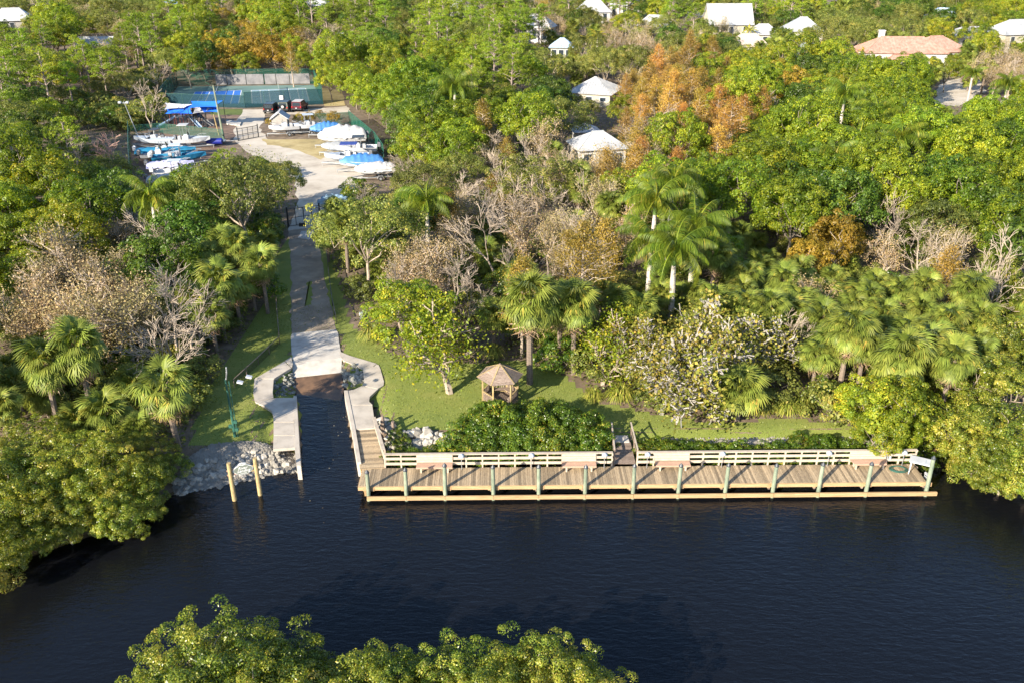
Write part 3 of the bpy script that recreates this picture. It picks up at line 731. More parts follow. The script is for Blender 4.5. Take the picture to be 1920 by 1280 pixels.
def plate(name, pts, y0, y1, m, parent):
    mb = MB(); n = len(pts); vs = [(x, y0, z) for x, z in pts] + [(x, y1, z) for x, z in pts]
    vs = [R3 @ Vector(p) for p in vs]
    mb.add(vs, [tuple(range(n)), tuple(range(2*n-1, n-1, -1))] + [((i+1)%n, i, n+i, n+(i+1)%n) for i in range(n)])
    return part(name, mb, m, parent)
bd = plate("sign_border", oval(0.60, 0.33), -0.03, 0.03, SIGNW, sg)
plate("sign_board", oval(0.565, 0.295), -0.04, -0.032, SIGNG, sg)
def text(body, size, x, z, parent, name="lettering", shear=0.3, m=SIGNW):
    cu = bpy.data.curves.new(name, 'FONT'); cu.body = body; cu.size = size; cu.shear = shear; cu.align_x = 'CENTER'; cu.extrude = 0.004; cu.offset = 0.004; cu.resolution_u = 3
    tmp = bpy.data.objects.new("tmp", cu); me = bpy.data.meshes.new_from_object(tmp); bpy.data.objects.remove(tmp); bpy.data.curves.remove(cu)
    me.materials.clear(); me.materials.append(m)
    me.transform(Matrix.Rotation(math.pi/2, 4, 'X')); me.transform(Matrix.Translation((x, -0.047, z))); me.transform(R3)
    return ob(name, me, parent)
text("River", 0.26, -0.02, 0.04, sg)
text("Landing", 0.25, 0.02, -0.16, sg)
plate("logo", [(-0.26,0.30),(-0.12,0.40),(0,0.36),(0.1,0.42),(0.25,0.30),(0.1,0.33),(0,0.30),(-0.12,0.34)], -0.046, -0.038, SIGNW, sg)
plate("motto_bar", [(-0.2,-0.27),(0.2,-0.27),(0.18,-0.235),(-0.18,-0.235)], -0.046, -0.038, SIGNW, sg)
for p, s in ((pa, 1), (pb, -1)):
    for zz in (sz+0.1, sz-0.22):
        q = p + dv*s*0.05; mb = MB(); mb.bar(Vector((p.x,p.y,zz)) - dv*s*0.2, Vector((p.x,p.y,zz)) + dv*s*0.36, 0.05, 0.09); part("hanger", mb, SALMON if s == 1 else POSTW, sg)

# ------------------------------------------------------------------ gazebo
gc = P(938,752,1.0); gz = thing("gazebo", "small weathered six sided wooden gazebo standing on the lawn", "gazebo", gc, math.radians(8))
R_ = 1.28
def hexp(r, k, z): a = math.radians(60*k + 0 + 60); return Vector((r*math.cos(a), r*math.sin(a), z))
mb = MB(); mb.prism([tuple(hexp(R_+0.08, k, 0))[:2] for k in range(6)], 0.0, 0.14); part("floor_frame", mb, POSTW, gz)
fl = ob("deck", None, gz)
for i in range(16):
    y0 = -1.12 + i*0.14; w0 = min(R_, 2*(1.11-abs(y0+0.07))/1.732*0.5 + R_*0.5) if True else 0
    hw = R_ - abs(y0+0.065)/1.732; mb = MB(); mb.box(-hw+0.02, y0, 0.142, hw-0.02, y0+0.132, 0.165); part("plank", mb, OLDWOOD, fl)
for k in range(6):
    p = hexp(R_, k, 0); mb = MB(); mb.bar(p, p+Vector((0,0,2.15)), 0.11, 0.11, up=Vector((-p.y,p.x,0)).normalized()); part("post", mb, POSTW, gz)
    a, b = hexp(R_, k, 2.1), hexp(R_, k+1, 2.1); mb = MB(); mb.bar(a, b, 0.06, 0.16); part("header_beam", mb, POSTW, gz)
    if k != 3:
        r = ob("railing", None, gz)
        a, b = hexp(R_, k, 0.14), hexp(R_, k+1, 0.14); mb = MB(); mb.bar(a+Vector((0,0,0.85)), b+Vector((0,0,0.85)), 0.1, 0.05); mb.bar(a+Vector((0,0,0.12)), b+Vector((0,0,0.12)), 0.05, 0.08); part("rail", mb, POSTW, r)
        for i in range(1, 10):
            c = a.lerp(b, i/10); mb = MB(); mb.bar(c+Vector((0,0,0.1)), c+Vector((0,0,0.84)), 0.04, 0.06); part("baluster", mb, OLDWOOD, r)
        a, b = hexp(R_-0.08, k, 0.14), hexp(R_-0.08, k+1, 0.14); c, d = hexp(R_-0.45, k+1, 0.14), hexp(R_-0.45, k, 0.14)
        mb = MB(); mb.prism([tuple(x)[:2] for x in (a, b, c, d)], 0.55, 0.60); part("seat", mb, OLDWOOD, gz)
ZR = 3.0; ER = 1.68
for k in range(6):
    pan = ob("roof_panel", None, gz)
    a, b, c = hexp(ER, k, 2.12), hexp(ER, k+1, 2.12), Vector((0,0,ZR))
    nrm = (b-a).cross(c-a).normalized()
    for i in range(8):
        f0 = i/8; f1 = (i+0.96)/8; lift = nrm*0.015*(1 if i % 2 else 0.4)
        q = [a.lerp(c, f0), b.lerp(c, f0), b.lerp(c, f1), a.lerp(c, f1)]
        vs = [x + lift for x in q] + [x + lift + nrm*0.03 + nrm*0.012*(1 if j > 1 else 0) for j, x in enumerate(q)]
        mb = MB(); mb.add(vs, [(3,2,1,0),(4,5,6,7),(0,1,5,4),(1,2,6,5),(2,3,7,6),(3,0,4,7)]); part("board", mb, OLDWOOD, pan)
    mb = MB(); mb.bar(a+Vector((0,0,0.03)), c+Vector((0,0,0.06)), 0.09, 0.05); part("hip_rafter", mb, POSTW, gz)
mb = MB(); mb.tube([(0,0,ZR-0.02),(0,0,ZR+0.12)], [0.14,0.05], 6); part("finial", mb, OLDWOOD, gz)

# ------------------------------------------------------------------ posts, lamp, low fences
lp = P(441,818,1.0); lt = thing("flood_light_pole", "tall green pole with twin white flood lamps on the shaded grass", "lamp", lp)
mb = MB(); mb.tube([(0,0,0),(0,0,1.0),(-0.05,0,4.4)], [0.12,0.10,0.06], 8); part("pole", mb, GREENP, lt)
mb = MB(); mb.tube([(0.2,-0.05,0),(0.18,-0.05,4.3)], 0.035, 5); part("conduit", mb, GREENP, lt)
mb = MB(); mb.tube([(0,0,4.4),(0.1,0,4.9),(0.12,0.05,5.3)], 0.05, 6); part("arm", mb, GALV, lt)
for s, (dx, dy, dz) in enumerate(((-0.1,-0.25,4.45),(0.35,0.15,4.75))):
    mb = MB(); mb.box(dx-0.19, dy-0.14, dz-0.05, dx+0.19, dy+0.12, dz+0.07, Matrix.Rotation(math.radians(14), 4, 'Y')); part("lamp_head", mb, WHITE, lt)
mb = MB()
for z_, a_ in ((0.5,0.2),(0.75,-0.2),(1.1,0.18)): mb.box(a_-0.1,-0.12,z_,a_+0.12,0.05,z_+0.2)
part("switch_box", mb, GREENP, lt)

def fence_mat(name, col, op, scale=14, rough=0.6):
    m, t, out = newmat(name)
    g = N(t, "ShaderNodeTexCoord"); w1 = N(t, "ShaderNodeTexNoise"); w1.inputs['Scale'].default_value = scale
    t.links.new(g.outputs['Object'], w1.inputs['Vector'])
    gt = N(t, "ShaderNodeMapRange"); gt.inputs['From Min'].default_value = 0.3; gt.inputs['From Max'].default_value = 0.7; gt.inputs['To Min'].default_value = op-0.12; gt.inputs['To Max'].default_value = op+0.12
    t.links.new(w1.outputs[0], gt.inputs[0])
    p = N(t, "ShaderNodeBsdfPrincipled"); p.inputs['Base Color'].default_value = (*col, 1); p.inputs['Roughness'].default_value = rough; p.inputs['Specular IOR Level'].default_value = 0.2
    tr = N(t, "ShaderNodeBsdfTransparent"); mx = N(t, "ShaderNodeMixShader")
    t.links.new(gt.outputs[0], mx.inputs[0]); t.links.new(tr.outputs[0], mx.inputs[1]); t.links.new(p.outputs[0], mx.inputs[2]); t.links.new(mx.outputs[0], out.inputs[0])
    return m
MESHB = fence_mat("black_chain_link", (0.02,0.02,0.025), 0.42)
MESHG = fence_mat("green_windscreen_net", (0.008,0.085,0.055), 0.62)
MESHD = fence_mat("dark_green_windscreen", (0.005,0.035,0.045), 0.80)
MESHL = fence_mat("green_chain_link", (0.015,0.12,0.08), 0.30)
def fence(label, pts, h, meshm, postm, spacing=3.0, r=0.035, group=None, screen=None, name="chain_link_fence", cat="fence"):
    f = thing(name, label, cat, (pts[0][0], pts[0][1], 1.0), group=group)
    o = Vector((pts[0][0], pts[0][1], 0))
    for (a, b) in zip(pts[:-1], pts[1:]):
        a = Vector((a[0], a[1], 0)) - o; b = Vector((b[0], b[1], 0)) - o; n = max(1, round((b-a).length/spacing))
        for i in range(n):
            p = a.lerp(b, i/n); q = a.lerp(b, (i+1)/n)
            mb = MB(); mb.tube([p, p+Vector((0,0,h))], r, 6); part("fence_post", mb, postm, f)
            mb = MB(); mb.bar(p+Vector((0,0,0.06)), q+Vector((0,0,0.06)), 0.02, 0.02); mb.v = []; mb.f = []
            d = (q-p).normalized(); nr = Vector((-d.y, d.x, 0))*0.006
            mb.add([p+nr+d*r, q+nr-d*r, q+nr-d*r+Vector((0,0,h)), p+nr+d*r+Vector((0,0,h))], [(0,1,2,3)])
            part("net_panel", mb, meshm, f)
            mb = MB(); mb.bar(p+Vector((0,0,h)), q+Vector((0,0,h)), r*1.4, r*1.4); part("top_bar", mb, postm, f)
        p = b; mb = MB(); mb.tube([p, p+Vector((0,0,h))], r, 6); part("fence_post", mb, postm, f)
    return f
fence("low black chain link fence on the grass along the far edge of the dirt drive", pix([(612,470),(618,530),(624,575),(631,608)]), 0.9, MESHB, BLACKM, 2.5)
fence("low black chain link fence bending across the shaded grass toward the flood lamp", pix([(516,515),(520,588),(525,645),(485,684),(440,726)]), 0.7, MESHB, OLDWOOD, 2.5)
# weathered stump post by the rocks
sp = thing("weathered_post", "short weathered grey post standing among pale rocks at the walk", "post", P(718,806,1.0))
mb = MB(); mb.tube([(0,0,-0.3),(0.02,0,0.7),(0.04,0,1.15)], [0.17,0.15,0.10], 7); part("trunk", mb, OLDWOOD, sp); mb = MB(); mb.tube([(0.1,0.1,0.1),(0.6,0.5,0.3),(0.9,0.7,0.15)], [0.12,0.08,0.04], 6); part("broken_limb", mb, OLDWOOD, sp)
mb = MB(); mb.tube([(0,0,0),(0,0,0.95)], 0.11, 8); 
part("post_body", mb, OLDWOOD, thing("weathered_post", "thin weathered post leaning beside the dock walkway rail start", "post", P(738,812,1.0)))
ub = thing("utility_box", "small white utility box on the grass by the shrubs", "box", P(678,598,1.0)); mb = MB(); mb.cbox(-0.15,-0.12,0,0.15,0.12,0.55,0.03); part("box_body", mb, WHITE, ub)
mb = MB(); mb.cbox(-0.17,-0.14,0.55,0.17,0.14,0.6,0.02); part("lid", mb, GREYP, ub)
# ------------------------------------------------------------------ racquet court
COURTM = mat("green_court_paint", (0.11,0.19,0.17), (0.07,0.14,0.14), rough=0.8, scale=0.12, coord='Position', c3=(0.16,0.25,0.22))
CBLUE = mat("blue_court_paint", (0.02,0.14,0.50), (0.015,0.11,0.40), rough=0.8, scale=0.2, coord='Position')
CPALE = mat("pale_court_paint", (0.26,0.36,0.42), (0.20,0.30,0.36), rough=0.8, scale=0.2, coord='Position')
LINEM = mat("white_line_paint", (0.75,0.75,0.74), rough=0.7)
CT_PX = [(309,197),(461,200),(604,194),(589,160),(334,163)]
sheet("court_surface", pix(CT_PX), 1.03, COURTM)
cA = pix([(352,197),(447,196),(453,170),(366,173)]); cB = pix([(473,196),(580,191),(573,166),(471,170)])
def bil(q, s, t): 
    a = Vector(q[0]).lerp(Vector(q[1]), s); b = Vector(q[3]).lerp(Vector(q[2]), s); return a.lerp(b, t)
for q, m in ((cA, CBLUE), (cB, CPALE)):
    sheet("court_paint", q, 1.036, m)
    def line(s0, t0, s1, t1, w=0.14):
        a, b = bil(q, s0, t0), bil(q, s1, t1); d = (b-a).normalized()*w/2; n_ = Vector((-d.y, d.x))
        sheet("court_line", [tuple(a+n_), tuple(a-n_), tuple(b-n_), tuple(b+n_)], LZ[0], LINEM); LZ[0] += 0.0011
    LZ = [1.041]
    for s in (0.0, 0.16, 0.32, 0.68, 0.84, 1.0): line(s, 0.02, s, 0.98)
    for t_ in (0.0, 1.0): line(0, t_, 1, t_)
    line(0, 0.5, 0.32, 0.5)
    nt_ = thing("court_net", "low court net with white tape across the %s pickleball court" % ("blue" if m is CBLUE else "pale grey"), "net")
    a, b = bil(q, 0.5, -0.05), bil(q, 0.5, 1.05)
    a3, b3 = Vector((a.x,a.y,1.04)), Vector((b.x,b.y,1.04))
    mb = MB(); mb.bar(a3+Vector((0,0,0.9)), b3+Vector((0,0,0.9)), 0.03, 0.09); part("tape", mb, LINEM, nt_)
    mb = MB(); mb.add([a3, b3, b3+Vector((0,0,0.86)), a3+Vector((0,0,0.86))], [(0,1,2,3)]); part("net_mesh", mb, MESHB, nt_)
    for p in (a3, b3): mb = MB(); mb.tube([p, p+Vector((0,0,1.0))], 0.05, 6); part("net_post", mb, GREENP, nt_)
ctl = pix([(306,199),(334,161)]); ctr = pix([(606,196),(589,158)]); ctf = pix([(334,161),(589,158)]); ctn = pix([(306,199),(460,203)]); ctn2 = pix([(460,203),(606,196)])
fence("tall green netted fence closing the far bushy side of the court", ctf, 3.2, MESHL, GREENP, 4)
fence("tall green netted fence at the wooded short end of the court by the play area", ctl, 3.4, MESHG, GREENP, 4)
fence("tall green netted fence at the short end of the court by the two bare trunks", ctr, 3.4, MESHG, GREENP, 4)
fence("tall fence with dark green windscreen between the court and the play area", ctn, 2.3, MESHD, GREENP, 4)
fence("tall fence with dark green windscreen between the court and the parked cars", ctn2, 2.9, MESHD, GREENP, 4)
# grey windscreen cloth hung on the far fence
ws = thing("windscreen_cloth", "pale grey windscreen panels hung along the far court fence", "windscreen")
GREYCL = mat("grey_windscreen_cloth", (0.17,0.165,0.17), (0.11,0.11,0.115), rough=0.9, scale=0.9, coord='Position', c3=(0.22,0.21,0.21))
fa, fb = Vector(ctf[0]), Vector(ctf[1])
for a, b in ((0.28,0.36),(0.365,0.5),(0.505,0.63),(0.64,0.72),(0.725,0.82),(0.825,0.97)):
    p = fa.lerp(fb, a); q = fa.lerp(fb, b); mb = MB(); mb.bar((p.x, p.y-0.09, 2.15), (q.x, q.y-0.09, 2.15), 0.02, 2.1); part("cloth_panel", mb, GREYCL, ws)
wsn = thing("court_notice", "small white notice fixed to the dark court windscreen behind the cars", "sign"); p = P(525,190,2.8)
mb = MB(); pq = Vector(ctn2[0]).lerp(Vector(ctn2[1]), 0.47); mb.box(pq.x-0.35, pq.y-0.12, 2.2, pq.x+0.35, pq.y-0.06, 3.0); part("notice_board", mb, WHITE, wsn)

# ------------------------------------------------------------------ play area
def sail(label, corners, m, n=10, sag=0.25):
    t_ = thing("shade_sail", label, "shade sail", group="shade sails over the play area")
    c = [P(*q) for q in corners]; V = []; 
    for i in range(n+1):
        for j in range(n+1):
            s, r = i/n, j/n
            # edges curve inward
            s2 = 0.5 + (s-0.5)*(1-0.16*math.sin(math.pi*r)); r2 = 0.5 + (r-0.5)*(1-0.16*math.sin(math.pi*s))
            p = c[0].lerp(c[1], s2).lerp(c[3].lerp(c[2], s2), r2); p.z -= sag*math.sin(math.pi*s)*math.sin(math.pi*r); V.append(tuple(p))
    Fc = [(i*(n+1)+j, (i+1)*(n+1)+j, (i+1)*(n+1)+j+1, i*(n+1)+j+1) for i in range(n) for j in range(n)]
    ob("sail_cloth", npmesh("sail_cloth", V, Fc, m, smooth=True), t_)
    for p in c:
        mb = MB(); mb.tube([(p.x, p.y, 1.0), p], 0.06, 6); part("sail_post", mb, BLACKM, t_)
    return t_
GREYSAIL = mat("grey_sail", (0.42,0.43,0.46), (0.36,0.37,0.40), rough=0.8, scale=1)
sail("bright blue shade sail over the slides with a grey underside fold", [(308,214,3.5),(361,214,3.6),(360,197,4.6),(312,204,4.2)], BLUEC)
sail("pale cream shade sail panel twisted between the two blue sails", [(361,214,3.6),(384,211,3.7),(398,203,4.2),(364,198,4.5)], WCOVER)
sail("bright blue shade sail reaching toward the tall wooden light pole", [(382,211,3.8),(409,211,3.6),(409,199,4.4),(366,197,4.7)], BLUEC)
sail("pale grey shade sail at the wooded back corner of the play area", [(308,206,4.2),(345,203,4.3),(362,196,4.9),(309,193,4.8)], GREYSAIL)
sail("deep blue shade sail stretched highest toward the court fence", [(352,203,4.6),(409,201,4.6),(418,189,5.2),(358,190,5.3)], BLUEC)
MAROON = mat("maroon_post", (0.12,0.02,0.02), rough=0.5)
ps = thing("play_structure", "playground climbing frame with two pale blue slides under blue sails", "playground", P(350,238,1.0))
o = P(350,238,1.0); s_ = 1/12.3
for x in (-2.6,-1.6,-0.4,0.9,1.9,2.9):
    for y in (0.0, 1.8): mb = MB(); mb.tube([(x,y,0),(x,y,3.0)], 0.07, 6); part("post", mb, MAROON if x < 0 else BLACKM, ps)
mb = MB(); mb.box(-1.6,-0.1,1.5,-0.4,1.9,1.62); mb.box(0.9,-0.1,1.3,1.9,1.9,1.42); mb.box(-0.4,0.6,1.4,0.9,1.2,1.48); part("platform", mb, DKGREY, ps)
def slide(x0, y0, z0, x1, y1, m):
    sld = ob("slide", None, ps); n = 8; V = []; Fc = []; d = Vector((x1-x0, y1-y0, 0)).normalized(); nr = Vector((-d.y, d.x, 0))
    for i in range(n+1):
        f = i/n; z = z0*(1-f)**1.15 + 0.25*f; c = Vector((x0+(x1-x0)*f, y0+(y1-y0)*f, z))
        for w, h in ((-0.32,0.22),(-0.28,0.0),(0.28,0.0),(0.32,0.22)): V.append(tuple(c + nr*w + Vector((0,0,h))))
    for i in range(n):
        for k in range(3): Fc.append((i*4+k, (i+1)*4+k, (i+1)*4+k+1, i*4+k+1))
    mb = MB(); mb.add(V, Fc); part("chute", mb, m, sld)
SLIDEM = mat("pale_blue_slide", (0.28,0.38,0.50), (0.24,0.33,0.45), rough=0.35)
slide(-1.7, 0.4, 1.6, -4.4, -1.6, SLIDEM); slide(0.9, 0.2, 1.5, 2.9, -1.8, SLIDEM); slide(1.9, 1.0, 1.8, 4.6, -0.6, DKGREY)
mb = MB(); mb.box(-1.6,1.85,1.6,-0.4,1.9,2.5); mb.box(0.9,1.85,1.4,1.9,1.9,2.3); part("guard_panel", mb, NAVY, ps)
mb = MB()
for x in (-4.8,-3.9,-3.0): mb.tube([(x,1.5,0),(x,1.5,2.4)], 0.05, 5); mb.tube([(x,3.0,0),(x,3.0,2.4)], 0.05, 5)
mb.tube([(-4.8,1.5,2.4),(-3,1.5,2.4)], 0.05, 5); mb.tube([(-4.8,3,2.4),(-3,3,2.4)], 0.05, 5); part("climbing_bars", mb, BLACKM, ps)
def pole(u, v, h, lean, label, m=POSTW, r=0.16, head=True, cat="pole", nm="light_pole"):
    t_ = thing(nm, label, cat, P(u, v, 1.0)); mb = MB(); mb.tube([(0,0,0),(lean*0.5,0,h*0.5),(lean,0,h)], [r, r*0.85, r*0.6], 8); part("post", mb, m, t_)
    if head:
        mb = MB(); mb.box(lean-0.7,-0.08,h-0.35,lean+0.7,0.08,h-0.25); part("cross_arm", mb, GALV, t_)
        for s in (-0.6, 0.6): mb = MB(); mb.box(lean+s-0.2,-0.35,h-0.3,lean+s+0.2,0.1,h-0.05); part("lamp_head", mb, WHITE, t_)
    return t_
GPOLE = mat("olive_pole", (0.20,0.22,0.15), (0.13,0.15,0.10), rough=0.8, scale=2)
pole(420, 262, 8.4, -0.5, "tall olive wooden light pole between play area and parked boats", GPOLE, 0.2, False)
pole(411, 254, 3.4, -0.45, "short pale wooden post beside the tall olive light pole", POSTW, 0.14, False)
pole(259, 256, 5.6, -1.3, "thin leaning grey light pole at the wooded edge of the boat yard", GALV, 0.08, True)
pole(645, 122, 7.5, -0.3, "pale leaning utility pole among pines behind the court", GALV, 0.16, True, nm="utility_pole")
pole(276, 112, 7.5, -0.8, "pale wooden utility pole among pines near the hazy oaks", PALEB, 0.16, False, nm="utility_pole")
sb = thing("sand_box_slab", "pale rectangular slab lying at the edge of the play area", "slab"); mb = MB(); mb.prism(pix([(424,234),(450,237),(453,230),(425,227)]), 1.0, 1.18); part("slab_top", mb, CONC2, sb)
fence("green chain link fence between the boat row and the woods", pix([(249,350),(245,300),(244,255)]), 2.4, MESHG, GREENP, 4)
fence("green chain link fence along the play area behind the boats", pix([(244,255),(300,250),(380,258),(420,263)]), 1.6, MESHL, GREENP, 4)
fence("dark green chain link fence behind the small covered boats", pix([(575,236),(655,232)]), 1.9, MESHL, GREENP, 3)
fence("bright green chain link fence running behind the white covered boat", pix([(655,232),(704,275),(720,300)]), 2.2, MESHG, GREENP, 3)

# gates
def gate(label, pts, h, nb, m, arch=False):
    g = thing("metal_gate", label, "gate"); a, b = pts; a = Vector((*a, 1.0)); b = Vector((*b, 1.0))
    for leaf in ((0.0, 0.497), (0.503, 1.0)):
        p, q = a.lerp(b, leaf[0]), a.lerp(b, leaf[1]); gl = ob("gate_leaf", None, g)
        for z in (0.1, h/2, h): mb = MB(); mb.tube([p+Vector((0,0,z)), q+Vector((0,0,z))], 0.04, 6); part("gate_bar", mb, m, gl)
        for i in range(nb+1): c = p.lerp(q, i/nb); mb = MB(); mb.tube([c+Vector((0,0,0.1)), c+Vector((0,0,h))], 0.04, 6); part("gate_upright", mb, m, gl)
        mb = MB(); mb.add([p+Vector((0,0,0.1)), q+Vector((0,0,0.1)), q+Vector((0,0,h)), p+Vector((0,0,h))], [(0,1,2,3)]); part("gate_net", mb, MESHL2, gl)
    for p in (a, b): mb = MB(); mb.tube([p, p+Vector((0,0,h+0.25))], 0.09, 8); part("gate_post", mb, m, g)
    return g
MESHL2 = fence_mat("faint_chain_link", (0.03,0.03,0.035), 0.14)
g1 = gate("wide black framed chain link gate across the dirt drive", pix([(541,426),(601,418)]), 2.1, 2, BLACKM)
mb = MB(); ga = P(567,424,2.4); mb.box(ga.x-0.35, ga.y-0.1, 2.35, ga.x+0.35, ga.y-0.05, 2.75); part("gate_notice", mb, BLACKM, g1)
gate("narrow dark chain link gate open beside the small storage shed", pix([(447,265),(485,258)]), 1.9, 2, BLACKM)
curb = thing("gate_sill", "pale concrete sill strip under the wide black gate", "sill"); mb = MB(); mb.prism(pix([(541,431),(602,423),(602,426),(541,434)]), 1.0, 1.10); part("sill_slab", mb, CONC, curb)

# ------------------------------------------------------------------ boats and trailers
def hull_mesh(L, B, H, m, n=12, fine=2.3):
    mb = MB(); st = []
    for i in range(n+1):
        t_ = i/n; x = -L/2 + L*t_; k = max(0, (t_-0.4)/0.6)
        b = B/2*(1-k**fine)*(0.94+0.06*min(1, t_*4)); zs = H*(0.80+0.25*t_*t_); zk = H*0.55*max(0, (t_-0.72)/0.28)**1.6
        x2 = x + 0.10*L*max(0,(t_-0.85)/0.15)*0.4
        st.append((x, b, zs, zk, x2))
    for (x, b, zs, zk, x2) in st:
        bc = b*0.82; zc = zk + (zs-zk)*0.35; w = max(b-0.14, 0.0); fz = max(H*0.42, zk+0.05)
        mb.v += [(x2, -w*0.9, fz), (x2, -w, zs), (x2, -b, zs+0.02), (x, -bc, zc), (x, 0, zk), (x, bc, zc), (x2, b, zs+0.02), (x2, w, zs), (x2, w*0.9, fz)]
    for i in range(n):
        for k in range(8): a = i*9+k; mb.f.append((a, a+1, a+10, a+9)[::-1])
        mb.f.append((i*9, i*9+9, i*9+17, i*9+8)[::-1])
    mb.f.append((2,3,4,5,6)); mb.f.append((0,1,2,6,7,8)); e = n*9; mb.f.append((e+6,e+5,e+4,e+3,e+2))
    # fore deck
    i0 = int(n*0.74)
    for i in range(i0, n): a = i*9; mb.f.append((a+1, a+7, a+16, a+10))
    return mb
def boat(label, u, v, L, B, heading, hullm=WHITE, kind='console', top=None, cover=None, z0=0.72, motor=True, H=1.05, stripe=None, trailer=True, inner=None, tl=None):
    p = P(u, v, 1.0 + z0)
    b = thing("parked_boat", label, "boat", p, heading, group="boats stored on trailers in the yard")
    part("hull", hull_mesh(L, B, H, hullm), hullm, b)
    if inner:
        mb = MB(); mb.box(-L*0.42, -B*0.40, H*0.43, L*0.2, B*0.40, H*0.47); part("cockpit_floor", mb, inner, b)
    if kind in ('console', 'bow'):
        mb = MB(); mb.cbox(-0.45,-0.4,H*0.45,0.35,0.4,H*0.45+0.95,0.1); part("console", mb, WHITE, b)
        mb = MB(); mb.cbox(-1.3,-0.42,H*0.45,-0.85,0.42,H*0.45+0.75,0.08); part("seat", mb, WCOVER, b)
        mb = MB(); mb.add([(0.35,-0.38,H*0.45+0.9),(0.35,0.38,H*0.45+0.9),(0.15,0.34,H*0.45+1.4),(0.15,-0.34,H*0.45+1.4)], [(0,1,2,3)]); part("windscreen", mb, GLASS, b)
        mb = MB(); mb.tube([(L*0.15,-B*0.42,H),(L*0.33,-B*0.33,H+0.35),(L*0.47,0,H+0.45),(L*0.33,B*0.33,H+0.35),(L*0.15,B*0.42,H)], 0.025, 5, cap=False); part("bow_rail", mb, GALV, b)
    if kind == 'bow':
        mb = MB(); mb.tube([(0.5,-B*0.44,H),(1.0,-B*0.3,H+0.5),(1.0,B*0.3,H+0.5),(0.5,B*0.44,H)], 0.03, 5, cap=False); part("windshield_frame", mb, GALV, b)
    if top:
        m_, zt, wl = top; mb = MB(); mb.cbox(-wl/2-0.3,-B*0.36,zt,wl/2-0.3,B*0.36,zt+0.07,0.03); part("hard_top", mb, m_, b)
        mb = MB()
        for sx in (-0.55, 0.35):
            for sy in (-1, 1): mb.tube([(sx, sy*0.42, H*0.45), (sx-0.1, sy*B*0.30, zt)], 0.03, 5)
        part("top_frame", mb, GALV, b)
    if cover:
        n = 20; V = []; Fc = []; hs = [-1,-0.7,-0.3,0,0.3,0.7,1]; r_ = random.Random(int(u*7+v)); pk = cover[1]
        for i in range(n+1):
            t_ = i/n; x = -L/2-0.15 + (L+0.35)*t_; k = max(0,(t_-0.4)/0.6); bb = B/2*(1-k**2.3)*1.02+0.06; zs = H*(0.78+0.25*t_*t_)
            rid = pk*(math.sin(math.pi*min(1, max(0, t_*0.9+0.12)))**0.6)
            for s in hs: V.append((x, s*bb, zs - 0.28*(abs(s) > 0.99) + rid*(1-abs(s))**0.85 + r_.uniform(-0.07,0.08)*(1+pk*0.5) - 0.10*pk*(i % 3 == 0)*(abs(s) < 0.9)))
        for i in range(n):
            for k in range(6): a = i*7+k; Fc.append((a, a+7, a+8, a+1))
        ob("cover", npmesh("cover", V, Fc, cover[0]), b)
    if motor:
        mo = ob("outboard_motor", None, b); x = -L/2-0.25
        mb = MB(); mb.cbox(x-0.3,-0.2,H*0.75,x+0.15,0.2,H*0.75+0.65,0.1); part("cowling", mb, DKGREY if not top or top[0] is not WHITE else WHITE, mo)
        mb = MB(); mb.cbox(x-0.12,-0.08,0.0,x+0.12,0.08,H*0.75,0.02); part("motor_shaft", mb, BLACKM, mo)
    if trailer:
        t_ = thing("boat_trailer", tl or ("galvanised trailer under the " + label), "trailer", (p.x, p.y, 1.0), heading, group="trailers carrying the stored boats")
        mb = MB(); mb.bar((-L*0.42,-0.8,0.5),(L*0.2,-0.8,0.5),0.08,0.12); mb.bar((-L*0.42,0.8,0.5),(L*0.2,0.8,0.5),0.08,0.12); mb.bar((L*0.2,-0.8,0.5),(L*0.62,0,0.5),0.08,0.12); mb.bar((L*0.2,0.8,0.5),(L*0.62,0,0.5),0.08,0.12)
        mb.bar((-L*0.1,-0.8,0.48),(-L*0.1,0.8,0.48),0.08,0.1); mb.bar((-L*0.35,-0.8,0.48),(-L*0.35,0.8,0.48),0.08,0.1); part("trailer_frame", mb, GALV, t_)
        for sy in (-1, 1):
            w_ = ob("wheel", None, t_, (-L*0.12, sy*1.05, 0.32))
            mb = MB(); mb.tube([(0,-0.1,0),(0,0.1,0)], 0.32, 12); part("tyre", mb, RUBBER, w_)
            mb = MB(); mb.tube([(0,-0.11,0),(0,0.11,0)], 0.17, 8); part("rim", mb, GALV, w_)
            mb = MB(); mb.tube([(-0.4,sy*0,0.05),(-0.28,0,0.36),(0.28,0,0.36),(0.4,0,0.05)], 0.06, 5); part("fender", mb, GALV, w_)
        mb = MB(); mb.tube([(L*0.6,0,0.05),(L*0.6,0,0.55)], 0.05, 6); part("jack", mb, GALV, t_)
    return b
h0 = math.radians
LAVM = mat("lavender_vinyl", (0.42,0.42,0.62), (0.34,0.34,0.52), rough=0.5)
boat("grey blue bowrider boat with raised black bimini hoops", 291, 270, 6.2, 2.4, h0(172), GREYP, 'bow', (BLACKM, 2.2, 1.2), tl="galvanised trailer under the grey blue bowrider")
boat("white centre console boat with metal tower by the navy roll", 352, 270, 6.4, 2.4, h0(4), WHITE, 'console', (WCOVER, 2.9, 1.5), tl="galvanised trailer under the white tower console boat")
boat("long boat with bright teal cover and pale hard top", 312, 291, 8.0, 2.3, h0(6), TEAL, 'console', (WHITE, 2.3, 3.4), (TEAL, 0.35), tl="galvanised trailer under the teal covered boat")
boat("white and blue hulled boat whose bow rises highest in its row", 336, 302, 7.0, 2.4, h0(14), TEAL, 'console', (WHITE, 2.3, 1.6), inner=WCOVER, tl="galvanised trailer under the blue hulled boat with high bow")
